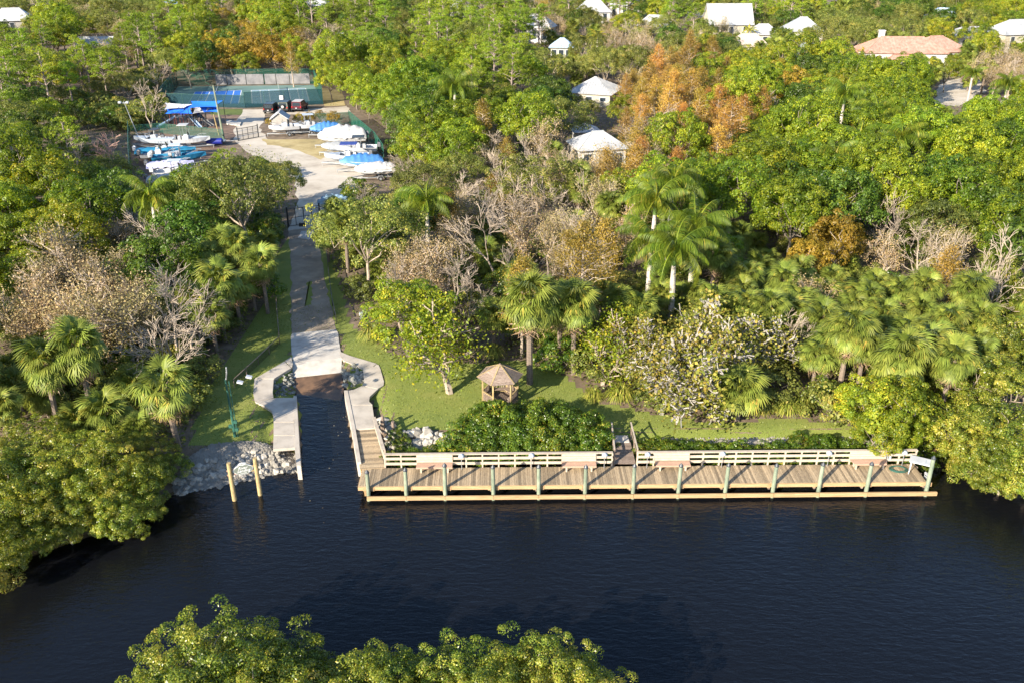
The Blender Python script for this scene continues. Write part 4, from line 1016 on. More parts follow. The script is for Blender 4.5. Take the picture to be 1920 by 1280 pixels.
boat("small white skiff tucked between the teal and blue hulled boats", 300, 297, 5.0, 1.9, h0(5), WHITE, 'console', H=0.8, tl="galvanised trailer under the tucked in white skiff")
boat("white boat with lavender cushion roll and blue cover", 322, 318, 5.8, 2.2, h0(8), WHITE, 'console', None, (LAVM, 0.4), tl="galvanised trailer under the lavender covered boat")
boat("white open boat half hidden by the feathery palm", 336, 332, 6.2, 2.3, h0(6), WHITE, 'bow', (WHITE, 2.2, 1.6), tl="galvanised trailer under the palm hidden white boat")
boat("pale covered boat lowest in the row behind the leafy tree", 326, 345, 6.0, 2.3, h0(10), GREYP, 'console', None, (WCOVER, 0.5), tl="galvanised trailer under the lowest pale covered boat")
boat("white centre console boat in front of the storage shed", 534, 246, 4.6, 1.9, h0(200), WHITE, 'console', H=1.0, tl="galvanised trailer under the boat before the shed")
boat("white centre console boat with grey hard top beside the shed boat", 576, 243, 4.9, 2.0, h0(198), WHITE, 'console', (GREYP, 2.4, 1.7), tl="galvanised trailer under the grey topped console boat")
boat("small boat under a peaked light blue tarp", 611, 248, 4.6, 2.0, h0(200), LBLUE, '', None, (LBLUE, 1.0), motor=False, H=0.8, tl="galvanised trailer under the peaked light blue tarp")
boat("large boat wholly draped in white tarp", 643, 268, 6.9, 2.7, h0(190), WCOVER, '', None, (WCOVER, 1.7), H=1.4, tl="galvanised trailer under the large white draped boat")
boat("small boat under a peaked dark grey tarp", 640, 283, 5.4, 2.2, h0(180), GREYP, '', None, (GCOVER, 0.7), H=0.9, motor=False, tl="galvanised trailer under the dark grey peaked tarp")
boat("white boat with black topped tower and railings", 670, 286, 5.8, 2.4, h0(186), WHITE, 'console', (BLACKM, 2.3, 1.8), tl="galvanised trailer under the black topped boat")
boat("grey pontoon boat with dark blue bimini canopy", 652, 301, 6.0, 2.4, h0(184), GREYP, 'console', (NAVY, 2.4, 2.4), inner=DKGREY, tl="galvanised trailer under the pontoon boat")
boat("boat under a bright blue ribbed tarp", 678, 313, 5.6, 2.4, h0(195), WHITE, '', None, (LBLUE, 1.0), H=1.0, motor=False, tl="galvanised trailer under the bright blue ribbed tarp")
boat("white tarped boat half under the bare shrub at the yard corner", 703, 327, 5.0, 2.2, h0(195), WCOVER, '', None, (WCOVER, 0.9), H=1.0, motor=False, tl="galvanised trailer under the white tarped corner boat")
boat("small craft under a torn grey blue tarp near the wide gate", 626, 388, 3.4, 1.6, h0(190), GREYP, '', None, (mat("faded_blue_tarp", (0.22,0.33,0.42), (0.12,0.20,0.28), rough=0.7, scale=3, bump=0.5, bscale=5), 0.9), z0=0.45, H=0.8, motor=False, tl="low trailer under the torn grey blue tarp")
rl = thing("rolled_float", "navy blue rolled float lying on a flat trailer by the pole", "float", P(402,266,1.75), h0(4))
mb = MB(); mb.tube([(-1.25,0,0),(-1.15,0,0.05),(1.15,0,0.05),(1.25,0,0)], [0.3,0.48,0.48,0.3], 14); part("float_body", mb, NAVY, rl)
ft = thing("flat_trailer", "flat galvanised trailer under the navy rolled float", "trailer", P(404,270,1.0), h0(3))
mb = MB(); mb.box(-1.8,-0.7,0.42,1.6,0.7,0.5); mb.bar((1.6,0,0.45),(2.9,0,0.45),0.08,0.08); part("trailer_bed", mb, GALV, ft)
for sy in (-1,1): mb = MB(); mb.tube([(-0.2,sy*0.75,0.3),(-0.2,sy*0.95,0.3)], 0.3, 10); part("wheel", mb, RUBBER, ft)

# shed
def house(label, u, v, w, d, rz, eave, rise, roofm, wallm, kind='gable', z=1.0, name="house", cat="house", nwin=3, chimney=False, seams=10, over=0.4, group=None):
    p = P(u, v, z + eave) ; h = thing(name, label, cat, (p.x, p.y, z), rz, group=group)
    mb = MB(); mb.box(-w/2,-d/2,0,w/2,d/2,eave); 
    if kind == 'gable': mb.add([(-w/2,-d/2,eave),(-w/2,d/2,eave),(-w/2,0,eave+rise*0.93),(w/2,-d/2,eave),(w/2,d/2,eave),(w/2,0,eave+rise*0.93)], [(0,2,1),(3,4,5)])
    part("wall", mb, wallm, h)
    W2, D2 = w/2+over, d/2+over; ez = eave - over*rise/(d/2)*0.9; rf = ob("roof", None, h)
    if kind == 'gable': rdg = (-W2, W2)
    else: rdg = (-w/2+d/2*0.9, w/2-d/2*0.9)
    if rdg[0] > rdg[1]: rdg = (0, 0)
    A_, B_, C_, D_ = Vector((-W2,-D2,ez)), Vector((W2,-D2,ez)), Vector((W2,D2,ez)), Vector((-W2,D2,ez)); R0, R1 = Vector((rdg[0],0,eave+rise)), Vector((rdg[1],0,eave+rise))
    planes = [[A_,B_,R1,R0],[C_,D_,R0,R1]]
    if kind != 'gable': planes += [[B_,C_,R1],[D_,A_,R0]]
    for q in planes:
        nr = (q[1]-q[0]).cross(q[2]-q[0]).normalized(); k = len(q)
        mb = MB(); mb.add([x for x in q] + [x+nr*0.12 for x in q], [tuple(range(k-1,-1,-1)), tuple(range(k,2*k))] + [(i,(i+1)%k,k+(i+1)%k,k+i) for i in range(k)])
        part("roof_plane", mb, roofm, rf)
        if seams:
            mb = MB(); L_ = (q[1]-q[0]).length; n = max(3, int(L_/ (L_/seams)))
            for i in range(1, seams):
                a = q[0].lerp(q[1], i/seams)
                if k == 4: b = a.copy(); lo, hi = sorted((0.0, 1.0)); f = i/seams; b = q[3].lerp(q[2], f) if kind == 'gable' else None
                if k == 3 or kind != 'gable':
                    up_ = (nr.cross(q[1]-q[0])).normalized(); xs_ = i/seams*L_; apL = (q[3]-q[0]).dot((q[1]-q[0]).normalized()) if k == 4 else L_/2; apR = (q[2]-q[0]).dot((q[1]-q[0]).normalized()); hh_ = (q[2]-q[1]).dot(up_)
                    if xs_ < apL: l = hh_*xs_/apL
                    elif xs_ > apR: l = hh_*(L_-xs_)/max(L_-apR,0.01)
                    else: l = hh_
                    b = a + up_*l
                mb.bar(a+nr*0.14, b+nr*0.14, 0.06, 0.06, up=nr)
            part("seam", mb, roofm, rf)
    mb = MB(); mb.bar(R0+Vector((-0.1,0,0.14)), R1+Vector((0.1,0,0.14)), 0.3, 0.1); part("ridge_cap", mb, roofm, rf)
    if chimney: mb = MB(); mb.box(-w*0.28,0.6,eave,-w*0.28+1.2,1.6,eave+rise+1.2); mb.box(-w*0.28-0.1,0.5,eave+rise+1.2,-w*0.28+1.3,1.7,eave+rise+1.4); part("chimney", mb, wallm, rf)
    for i in range(nwin):
        x = -w/2 + w*(i+0.5)/nwin; wn = ob("window", None, h)
        mb = MB(); mb.box(x-0.65,-d/2-0.06,1.0,x+0.65,-d/2-0.003,eave-0.6); part("frame", mb, WHITE, wn); mb = MB(); mb.box(x-0.55,-d/2-0.08,1.1,x+0.55,-d/2-0.061,eave-0.7); part("pane", mb, GLASS, wn)
    if nwin > 1:
        wn = ob("window", None, h); mb = MB(); mb.box(w/2+0.003,-0.8,1.0,w/2+0.06,0.8,eave-0.6); part("frame", mb, WHITE, wn); mb = MB(); mb.box(w/2+0.061,-0.7,1.1,w/2+0.08,0.7,eave-0.7); part("pane", mb, GLASS, wn)
    return h
ROOFW = mat("white_metal_roof", (0.36,0.36,0.36), (0.24,0.25,0.26), rough=0.45, scale=0.4, c3=(0.43,0.43,0.42))
ROOFG = mat("grey_shingle_roof", (0.42,0.42,0.43), (0.33,0.33,0.34), rough=0.8, scale=1.5)
ROOFT = mat("terracotta_tile_roof", (0.36,0.20,0.15), (0.27,0.14,0.10), rough=0.85, scale=1.2, c3=(0.44,0.28,0.22), bump=0.5, bscale=6)
WALLC = mat("cream_stucco", (0.40,0.36,0.28), (0.33,0.30,0.23), rough=0.85, scale=1)
WALLW = mat("white_stucco", (0.48,0.46,0.43), (0.40,0.38,0.36), rough=0.85, scale=1)
WALLG = mat("grey_board_wall", (0.33,0.31,0.28), (0.26,0.24,0.22), rough=0.85, scale=2)
house("small grey storage shed with pale gable roof behind a white boat", 525, 220, 2.4, 2.5, h0(96), 2.2, 0.9, ROOFG, WALLG, 'gable', name="storage_shed", cat="shed", nwin=0, seams=0, over=0.25)
house("house with ribbed white metal hip roof beside the pine crowns", 1116, 168, 8.0, 8.5, h0(-20), 2.4, 2.2, ROOFW, WALLC, 'hip', seams=16)
house("white roofed house glimpsed below the orange cypresses", 1120, 270, 6.4, 5.5, h0(12), 4.2, 1.6, ROOFW, WALLW, 'hip', seams=0)
house("low white roofed annex beside the rust cypress tip", 1098, 243, 3.5, 3, h0(8), 2.4, 0.7, ROOFW, WALLW, 'hip', seams=0, nwin=2)
house("white roofed house beside the dark red leafed tree", 1228, 50, 11, 8, h0(-16), 4.0, 3.0, ROOFW, WALLC, 'hip', seams=8)
house("tall cream gabled house with pale roof behind the silver palm", 1364, 42, 12, 9, h0(2), 5.5, 4.8, ROOFW, WALLC, 'gable', seams=8)
house("white hip roofed house above the row of dark palms", 1504, 55, 9.5, 8.5, h0(-6), 5.0, 3.0, ROOFW, WALLW, 'hip', seams=0)
house("large villa with terracotta tile roof and white chimney", 1688, 94, 18, 9.5, h0(-4), 4.6, 2.8, ROOFT, WALLW, 'hip', chimney=True, seams=28, nwin=3)
house("lower terracotta wing on the shaded driveway side of the villa", 1752, 92, 12, 10, h0(10), 4.2, 2.8, ROOFT, WALLW, 'hip', seams=16)
house("low terracotta wing reaching from the villa toward the white palm", 1605, 106, 10, 6, h0(8), 2.8, 1.5, ROOFT, WALLW, 'hip', seams=12)
house("terracotta porch roof in front of the villa", 1692, 108, 7, 5, h0(-4), 3.4, 1.6, ROOFT, WALLW, 'hip', seams=8, nwin=2)
house("long low white roofed house past the villa", 1822, 66, 14, 8, h0(10), 3.6, 2.0, ROOFW, WALLW, 'hip', seams=12)
house("white roofed house at the far edge past the long low roof", 1905, 60, 14, 9, h0(14), 4.6, 3.0, ROOFW, WALLC, 'hip', seams=10)
house("pale blue roofed house deep in the far woods", 1766, 32, 9, 6, h0(0), 4.5, 2.5, mat("pale_blue_roof", (0.50,0.60,0.74), (0.42,0.52,0.66), rough=0.5), WALLW, 'hip', seams=0)
house("white roofed house behind tall pines and bare branches", 1112, 20, 10, 7, h0(6), 5.0, 3.5, ROOFW, WALLW, 'hip', seams=0)
house("white roofed house farthest up the woods", 1172, 8, 11, 7, h0(-8), 5.0, 3.5, ROOFW, WALLW, 'hip', seams=0)
house("pale house front showing between dark green crowns", 1008, 48, 9, 6, h0(-20), 4.5, 3.0, ROOFG, WALLW, 'hip', seams=0)
house("small blue grey roofed house by the thin palms", 1054, 86, 5, 4.5, h0(-8), 5.0, 1.6, mat("blue_grey_roof", (0.36,0.46,0.56), rough=0.5), WALLC, 'hip', seams=8)
house("tan house hidden behind the date palm", 1402, 84, 9, 6, h0(0), 4.0, 2.5, mat("tan_roof", (0.50,0.40,0.33), rough=0.8), WALLC, 'hip', seams=0)
house("low white roofed garage behind the date palm", 1430, 62, 8, 6, h0(0), 4.0, 2.2, ROOFW, WALLC, 'hip', seams=0)
house("white house front peeping through far pines", 862, 14, 6, 6, h0(10), 6.0, 3.0, ROOFW, WALLW, 'gable', seams=0)
house("weathered grey roofed house at the hazy wood edge", 24, 36, 11, 7, h0(20), 5.0, 3.0, ROOFG, WALLG, 'hip', seams=0)
house("small white house in the clearing by the peach tree", 182, 84, 8, 6, h0(5), 3.0, 1.8, ROOFG, WALLW, 'gable', seams=0, nwin=2)
house("pale peach roofed house behind the golden trees", 592, 8, 9, 6, h0(0), 5.0, 3.0, ROOFW, WALLC, 'hip', seams=0)
# far pool and drives
POOL = mat("blue_pool_water", (0.05,0.22,0.55), rough=0.1)
struct(sheet("pool_water", pix([(306,8),(334,8),(330,0),(308,1)], 1.02), 1.02, POOL))
sheet("villa_drive", ragged([(1752,196),(1800,200),(1830,178),(1850,172),(1835,150),(1800,148),(1770,150),(1755,165)], 0.4, 4), 1.02, YARD)
sheet("villa_lawn", ragged([(1758,150),(1840,150),(1840,122),(1800,118),(1762,122)], 0.4, 4), 1.012, mat("sunburnt_lawn", (0.30,0.25,0.10), (0.20,0.18,0.06), rough=0.95, scale=0.3, coord='Position'))
sheet("villa_drive", ragged([(1870,205),(1925,205),(1925,170),(1890,178)], 0.4, 4), 1.02, YARD)

# ------------------------------------------------------------------ parked cars seen from behind
def car(label, u, v, paint, rz, tail=None, spare=False, roofm=None):
    c = thing("parked_car", label, "car", P(u, v, 1.0), rz, group="cars parked at the court fence")
    bd = MB(); W_ = 0.93
    prof = [(-2.2,0.55),(-2.25,1.0),(-2.15,1.05),(-2.05,1.82),(-1.9,1.88),(0.35,1.86),(0.95,1.15),(2.1,1.02),(2.25,0.9),(2.25,0.5)]
    n = len(prof); vs = []
    for s in (-1, 1):
        for x, z in prof: vs.append((s*(W_ if z < 1.2 else W_-0.10), x*1.0, z))
    bd.add(vs, [tuple(range(n)), tuple(range(2*n-1, n-1, -1))] + [((i+1)%n, i, n+i, n+(i+1)%n) for i in range(n)])
    part("body", bd, paint, c)
    if roofm: mb = MB(); mb.cbox(-0.82,-1.95,1.885,0.82,0.3,1.93,0.02); part("roof_panel", mb, roofm, c)
    mb = MB(); mb.add([(-0.68,-2.165,1.15),(0.68,-2.165,1.15),(0.64,-2.085,1.72),(-0.64,-2.085,1.72)], [(0,1,2,3)]); part("rear_window", mb, GLASS, c)
    for s in (-1,1):
        mb = MB(); mb.box(s*0.86-0.02,-1.6,1.2,s*0.86+0.02,0.2,1.68); part("side_window", mb, GLASS, c)
        mb = MB(); mb.box(s*0.8-0.09,-2.29,0.85,s*0.8+0.09,-2.24,1.08); part("tail_light", mb, tail or mat("red_lens", (0.45,0.02,0.02), rough=0.3), c)
        for y in (-1.4, 1.4):
            w_ = ob("wheel", None, c, (s*0.88, y, 0.38)); mb = MB(); mb.tube([(-0.12,0,0),(0.12,0,0)], 0.39, 14); part("tyre", mb, RUBBER, w_); mb = MB(); mb.tube([(-0.135,0,0),(0.135,0,0)], 0.22, 8); part("rim", mb, GALV, w_)
    mb = MB(); mb.cbox(-0.95,-2.38,0.5,0.95,-2.2,0.72,0.03); part("bumper", mb, BLACKM, c)
    mb = MB(); mb.box(-0.16,-2.40,0.74,0.16,-2.30,0.86); part("number_plate", mb, WHITE, c)
    if spare:
        sp_ = ob("spare_wheel", None, c, (0.05,-2.36,1.15)); mb = MB(); mb.tube([(0,-0.12,0),(0,0.1,0)], 0.38, 14); part("tyre", mb, RUBBER, sp_); mb = MB(); mb.tube([(0,-0.14,0),(0,-0.1,0)], 0.24, 10); part("rim", mb, WCOVER, sp_)
    return c
BLKP = mat("black_car_paint", (0.012,0.010,0.012), rough=0.2, spec=0.8); GRNP = mat("grey_green_car_paint", (0.10,0.11,0.09), rough=0.3)
RDP = mat("dark_maroon_car_paint", (0.10,0.02,0.03), rough=0.25)
car("black boxy off road car with its back to the drive", 511, 211, BLKP, h0(-4))
car("grey green open off road car with pale spare wheel cover", 538, 208, GRNP, h0(-4), spare=True, roofm=BLKP)
car("dark car with white tailgate trim parked beside the bushes", 563, 207, RDP, h0(-4), spare=False, roofm=WCOVER)
# ------------------------------------------------------------------ plants: shapes
def unit(a): return a / (np.linalg.norm(a, axis=-1, keepdims=True) + 1e-9)
def leaf_quads(c, nrm, size, g, aspect=0.6, tip=None):
    """one four cornered leaf at each c, lying across nrm; returns verts, faces"""
    n = len(c); r = unit(g.normal(size=(n,3))); a = unit(np.cross(nrm, r)); b = unit(np.cross(nrm, a))
    if tip is not None: a = unit(tip - nrm*np.sum(tip*nrm, -1, keepdims=True)*0.0); b = unit(np.cross(nrm, a))
    s = (size*g.uniform(0.7, 1.3, n))[:,None]
    v = np.stack([c - a*s*0.5, c + b*s*0.5*aspect + nrm*s*0.08, c + a*s*0.5, c - b*s*0.5*aspect + nrm*s*0.08], 1).reshape(-1, 3)
    f = np.arange(n*4).reshape(-1, 4); return v, f
def clumps_on_dome(g, n, rx, rz, low=-0.35, shell=(0.72,1.0), sq=0.0):
    out = []
    while len(out) < n:
        d = unit(g.normal(size=3)); 
        if d[2] < low: continue
        k = g.uniform(*shell); out.append((d[0]*rx*k, d[1]*rx*k, d[2]*rz*k))
    return np.array(out)
def crown_broad(seed, rx, rz, nc=55, lpc=70, cr=0.8, ls=0.30, aspect=0.62, low=-0.3, up=0.5, fill=0.12, lumps=0.22, out=0.26):
    g = np.random.default_rng(seed); C_ = clumps_on_dome(g, nc, rx, rz, low)
    # uneven outline: a few big lobes
    lob = unit(g.normal(size=(5,3))); w = 1 + lumps*np.max(np.clip(unit(C_) @ lob.T, 0, 1)**4, axis=1) - lumps*0.6*g.random(nc) + out*(g.random(nc) < 0.13)
    C_ = C_ * w[:,None]
    rr_ = cr*g.uniform(0.6, 1.3, nc); k = np.repeat(np.arange(nc), lpc)
    d = unit(g.normal(size=(nc*lpc,3)) + np.array([0,0,up])*1.0 + unit(C_)[k]*0.7)
    pos = C_[k] + d*(rr_[k]*g.uniform(0.55, 1.05, nc*lpc)**0.6)[:,None]*np.array([1,1,0.75])
    nrm = unit(d + g.normal(size=d.shape)*0.38 + np.array([0,0,0.2]))
    v, f = leaf_quads(pos, nrm, ls, g, aspect)
    val = np.clip(0.5 + 0.22*g.normal(size=len(k)) + 0.12*g.normal(size=nc)[k], 0, 1)
    return v, f, val, C_
def limb(mb, p0, p1, r0, r1, g, n=4, wob=0.12, seg=5):
    p0 = np.array(p0, float); p1 = np.array(p1, float); L = np.linalg.norm(p1-p0); pts = []; rs = []
    for i in range(n+1):
        t_ = i/n; q = p0 + (p1-p0)*t_; q[2] += 0.10*L*math.sin(math.pi*t_)
        if 0 < i < n: q += g.normal(size=3)*wob*L*0.15
        pts.append(tuple(q)); rs.append(r0 + (r1-r0)*t_)
    mb.tube(pts, rs, seg, cap=False); return pts
def trunk_for(seed, C_, h, cz, r0, nl=10, fork=0.45, bend=0.4, seg=6):
    g = np.random.default_rng(seed+99); mb = MB(); f = np.array([g.uniform(-bend, bend), g.uniform(-bend, bend), cz*fork])
    limb(mb, (0,0,-0.2), f, r0, r0*0.72, g, 4, 0.25, seg+1)
    for i in g.choice(len(C_), min(nl, len(C_)), replace=False):
        t_ = C_[i]*0.92 + np.array([0,0,cz]); limb(mb, f, t_, r0*0.5, r0*0.10, g, 4, 0.5, 5)
    return mb
def bare_tree(seed, h, spread, r0, levels=4, nk=(3,5), twig=0.018, up=0.55, seg=3, base=0.18):
    g = np.random.default_rng(seed); mb = MB(); tips = []
    def rec(p, d, L, r, lv):
        n = 3; pts = [tuple(p)]; rs = [r]; q = p.copy(); dd = d.copy()
        for i in range(n):
            dd = unit(dd + g.normal(size=3)*0.16 + np.array([0,0,0.10*up])); q = q + dd*L/n; pts.append(tuple(q)); rs.append(max(twig, r*(1-0.45*(i+1)/n)))
        mb.tube(pts, rs, 5 if lv <= 1 else seg, cap=False)
        if lv >= levels: tips.append(q); return
        for k in range(g.integers(nk[0], nk[1]+1)):
            i = g.integers(1, n+1); s = np.array(pts[i]); az = g.uniform(0, 6.28); sp = g.uniform(0.45, 0.95)*spread
            a = unit(np.cross(dd, unit(g.normal(size=3)))); nd = unit(dd*(1.0) + a*sp + np.array([0,0,up*0.35])); rec(s, nd, L*g.uniform(0.55,0.82), max(twig, rs[i]*0.56), lv+1)
        rec(q, unit(dd + g.normal(size=3)*0.2), L*0.7, max(twig, rs[-1]*0.9), lv+1)
    rec(np.array([0,0,-0.2]), np.array([0,0,1.0]), h*0.30, r0, 0)
    V = np.array(mb.v); s = h/ max(V[:,2].max(), 0.1); mb.v = [tuple(x) for x in V*s]; tips = np.array(tips)*s
    return mb, tips
def sprig(g, tips, per, rad, ls, aspect=0.5):
    k = np.repeat(np.arange(len(tips)), per); pos = tips[k] + g.normal(size=(len(k),3))*rad; nrm = unit(g.normal(size=pos.shape)+np.array([0,0,0.6]))
    v, f = leaf_quads(pos, nrm, ls, g, aspect); return v, f, np.clip(0.5+0.25*g.normal(size=len(k)),0,1)

class Kind:
    """a recipe of meshes from which every plant of a sort is put together"""
    def __init__(s, name, cat, words, parts, R, H): s.name = name; s.cat = cat; s.words = words; s.parts = parts; s.R = R; s.H = H
    # parts: list of (part name, mesh, loc, rot, scale, [children...])
PLANTS = []
def plant(kind, x, y, z=1.0, s=1.0, rz=0.0, label=None, group=None, sz=None):
    r = ob(kind.name, None, None, (x, y, z), (0, 0, rz), (s, s, sz or s)); r['category'] = kind.cat
    for (pn, me, lo, ro, sc, ch) in kind.parts:
        o = ob(pn, me, r, lo, ro, sc)
        for (cn, cm, cl, cr_, cs, _) in ch: ob(cn, cm, o, cl, cr_, cs)
    PLANTS.append((r, kind, label, group)); return r
Z3 = (0,0,0)
KINDS = {}
SEAB = mat('silvery_limb_bark', (0.35,0.32,0.28), (0.22,0.20,0.175), rough=0.85, scale=4, vary=0.1)
def broad_kind(code, name, words, leaf, bark, seeds, rx, rz, h, cat="tree", r0=0.16, **kw):
    L = []
    for s in seeds:
        v, f, val, C_ = crown_broad(s, rx, rz, **kw); cz = h - rz
        cm = npmesh("crown", v, f, leaf, val); tm = trunk_for(s, C_, h, cz, r0).mesh("trunk", bark)
        L.append(Kind(name, cat, words, [("trunk", tm, Z3, Z3, (1,1,1), []), ("crown", cm, (0,0,cz), Z3, (1,1,1), [])], rx*1.1, h))
    KINDS[code] = L
broad_kind('F', "dense_leafy_tree", "vivid green dense leafy tree", L_VIVID, BARKM, (11,12,13), 3.6, 3.3, 8.6, nc=115, lpc=125, cr=0.75, ls=0.205)
broad_kind('G', "yellow_green_tree", "yellow green leafy tree", L_YGREEN, BARKM, (21,22,23), 3.3, 3.1, 8.0, nc=95, lpc=115, cr=0.75, ls=0.21)
broad_kind('O', "olive_oak_tree", "olive grey spreading oak", L_OLIVE, PALEB, (31,32,33), 3.9, 2.5, 7.2, nc=105, lpc=110, cr=0.7, ls=0.17, fill=0.2, lumps=0.4)
broad_kind('D', "dark_leafy_tree", "dark green leafy tree", L_DARK, BARKM, (41,42), 3.6, 3.2, 8.0, nc=88, lpc=90, cr=0.85, ls=0.25)
broad_kind('Y', "golden_leafy_tree", "golden yellow leafed tree", leafmat("golden_leaf", [(0,(0.14,0.13,0.02)),(0.5,(0.28,0.22,0.03)),(1,(0.34,0.24,0.04))], gain=(1.1,1.05,0.8)), PALEB, (51,52), 2.9, 3.0, 7.2, nc=62, lpc=80, cr=0.8, ls=0.25)
broad_kind('M', "mangrove_tree", "yellow green mangrove", L_MANG, PALEB, (61,62,63,64), 2.7, 2.0, 4.2, nc=160, lpc=130, cr=0.43, ls=0.115, aspect=0.5, out=0.10, lumps=0.5, r0=0.1, low=-0.5)
broad_kind('H', "hedge_bush", "bright green leafy bush", L_HEDGE, BARKM, (71,72,73), 1.15, 0.85, 1.6, cat="bush", nc=46, lpc=100, cr=0.35, ls=0.105, r0=0.04, low=-0.5, lumps=0.5)
broad_kind('U', "understory_bush", "olive green understory bush", L_OLIVE, BARKM, (76,77), 1.5, 1.1, 2.0, cat="bush", nc=40, lpc=70, cr=0.5, ls=0.16, r0=0.05, low=-0.4)
# thin leafed sea grape with pale limbs
def limby(code, name, words, leaf, bark, seeds, h, spread, per, rad, ls, cat="tree", r0=0.14, levels=3, R=None, nk=(3,4), aspect=0.7, up=0.5, twig=0.02):
    L = []
    for s in seeds:
        g = np.random.default_rng(s); mb, tips = bare_tree(s, h, spread, r0, levels, nk, twig=twig, up=up)
        tm = mb.mesh("trunk", bark); parts = [("trunk", tm, Z3, Z3, (1,1,1), [])]
        if per: 
            v, f, val = sprig(g, tips, per, rad, ls, aspect); parts.append(("crown", npmesh("crown", v, f, leaf, val), Z3, Z3, (1,1,1), []))
        ext = np.percentile(np.hypot(tips[:,0], tips[:,1]), 85)
        L.append(Kind(name, cat, words, parts, R or ext, h))
    KINDS[code] = L
limby('B', "bare_tree", "leafless pale branching tree", None, PALEB, (101,102,103,104,105), 7.6, 1.0, 0, 0, 0, levels=5, twig=0.014, up=0.3, nk=(1,3), r0=0.12)
limby('K', "bare_pink_tree", "leafless pinkish twiggy tree", None, PINKB, (111,112), 6.0, 1.0, 0, 0, 0, levels=4, twig=0.02, up=0.4, nk=(2,3))
limby('T', "thin_tan_tree", "thin tan leafed twiggy tree", L_TAN, PALEB, (121,122,123,124), 6.8, 1.05, 12, 0.36, 0.16, levels=4, twig=0.017, up=0.3, nk=(2,4))
limby('A', "sea_grape_tree", "sea grape with sparse round yellowing leaves", leafmat("sea_grape_leaf", [(0,(0.06,0.08,0.02)),(0.5,(0.13,0.145,0.035)),(1,(0.28,0.23,0.08))]), SEAB, (131,132), 4.6, 1.4, 5, 0.36, 0.18, levels=4, twig=0.03, up=0.15, aspect=0.9)
limby('I', "small_leafy_tree", "small tree with pale forked trunk and fresh leaves", L_YGREEN, PALEB, (141,142), 4.6, 1.3, 34, 0.42, 0.17, levels=3, twig=0.025, up=0.15, aspect=0.6)
# pine: pads of needles on level boughs
def pine(seed, h, R_):
    g = np.random.default_rng(seed); mb = MB(); top = h*0.97; mb.tube([(0,0,-0.2),(g.uniform(-.2,.2),g.uniform(-.2,.2),h*0.5),(0,0,top)], [0.20,0.15,0.05], 7)
    pads = []
    for i in range(34):
        f = g.random()**0.8; z = h*(0.52+0.46*f); rr_ = R_*(1.0-0.62*f**2)*g.uniform(0.35,1.0); a = g.uniform(0,6.28)
        p = np.array([rr_*math.cos(a), rr_*math.sin(a), z+g.uniform(-0.2,0.3)]); pads.append(p); limb(mb, (0,0,z-rr_*0.35), p, 0.06, 0.02, g, 3, 0.3, 4)
    pads = np.array(pads); k = np.repeat(np.arange(len(pads)), 26); tuft = pads[k] + unit(g.normal(size=(len(k),3)))*np.array([0.95,0.95,0.30])*g.random((len(k),1))**0.5
    j = np.repeat(np.arange(len(tuft)), 9); d = unit(g.normal(size=(len(j),3)) + np.array([0,0,0.9])); L_ = 0.27*g.uniform(0.7,1.2,len(j))[:,None]
    side = unit(np.cross(d, g.normal(size=d.shape)))*0.035; b = tuft[j]
    v = np.stack([b-side, b+side, b+d*L_], 1).reshape(-1,3); f = np.arange(len(j)*3).reshape(-1,3)
    val = np.clip(0.5+0.16*g.normal(size=len(tuft))[j]+0.12*g.normal(size=len(j)),0,1)
    return mb, v, f, val
L = []
for s in (201,202,203):
    mb, v, f, val = pine(s, 11.0, 3.4); L.append(Kind("slash_pine", "tree", "green pine with rounded needle pads", [("trunk", mb.mesh("trunk", PINEB), Z3, Z3, (1,1,1), []), ("crown", npmesh("crown", v, f, L_PINE, val), Z3, Z3, (1,1,1), [])], 3.3, 11.0))
KINDS['P'] = L
# bald cypress in autumn rust
def cypress(seed, h, R_, leaf, dens):
    g = np.random.default_rng(seed); mb = MB(); mb.tube([(0,0,-0.2),(0.1,0,h*0.5),(0,0,h)], [0.17,0.10,0.03], 6); tips = []
    for i in range(70):
        f = g.random(); z = h*(0.30+0.69*f); r_ = R_*(1-f**1.6)**0.8*g.uniform(0.45,1.0)+0.2; a = g.uniform(0,6.28); p = np.array([r_*math.cos(a), r_*math.sin(a), z+r_*0.45]); limb(mb, (0,0,z), p, 0.035, 0.014, g, 2, 0.2, 3)
        for q in (0.4,0.6,0.8,1.0): tips.append(np.array([0,0,z])*(1-q)+p*q)
    tips = np.array(tips); keep = g.random(len(tips)) < dens; v, f, val = sprig(g, tips[keep], 20, 0.26, 0.19, 0.4)
    return mb, v, f, val
for code, leaf, wd, dens, sd in (('C', L_CYP, "rust orange feathery cypress", 0.75, 211), ('Z', L_CYPY, "golden feathery cypress", 0.8, 221), ('V', L_CYP, "thin rust cypress with bare pale limbs", 0.22, 231)):
    L = []
    for s in (sd, sd+1):
        mb, v, f, val = cypress(s, 8.8, 2.5, leaf, dens); L.append(Kind("bald_cypress", "tree", wd, [("trunk", mb.mesh("trunk", PALEB), Z3, Z3, (1,1,1), []), ("crown", npmesh("crown", v, f, leaf, val), Z3, Z3, (1,1,1), [])], 2.2, 8.8))
    KINDS[code] = L
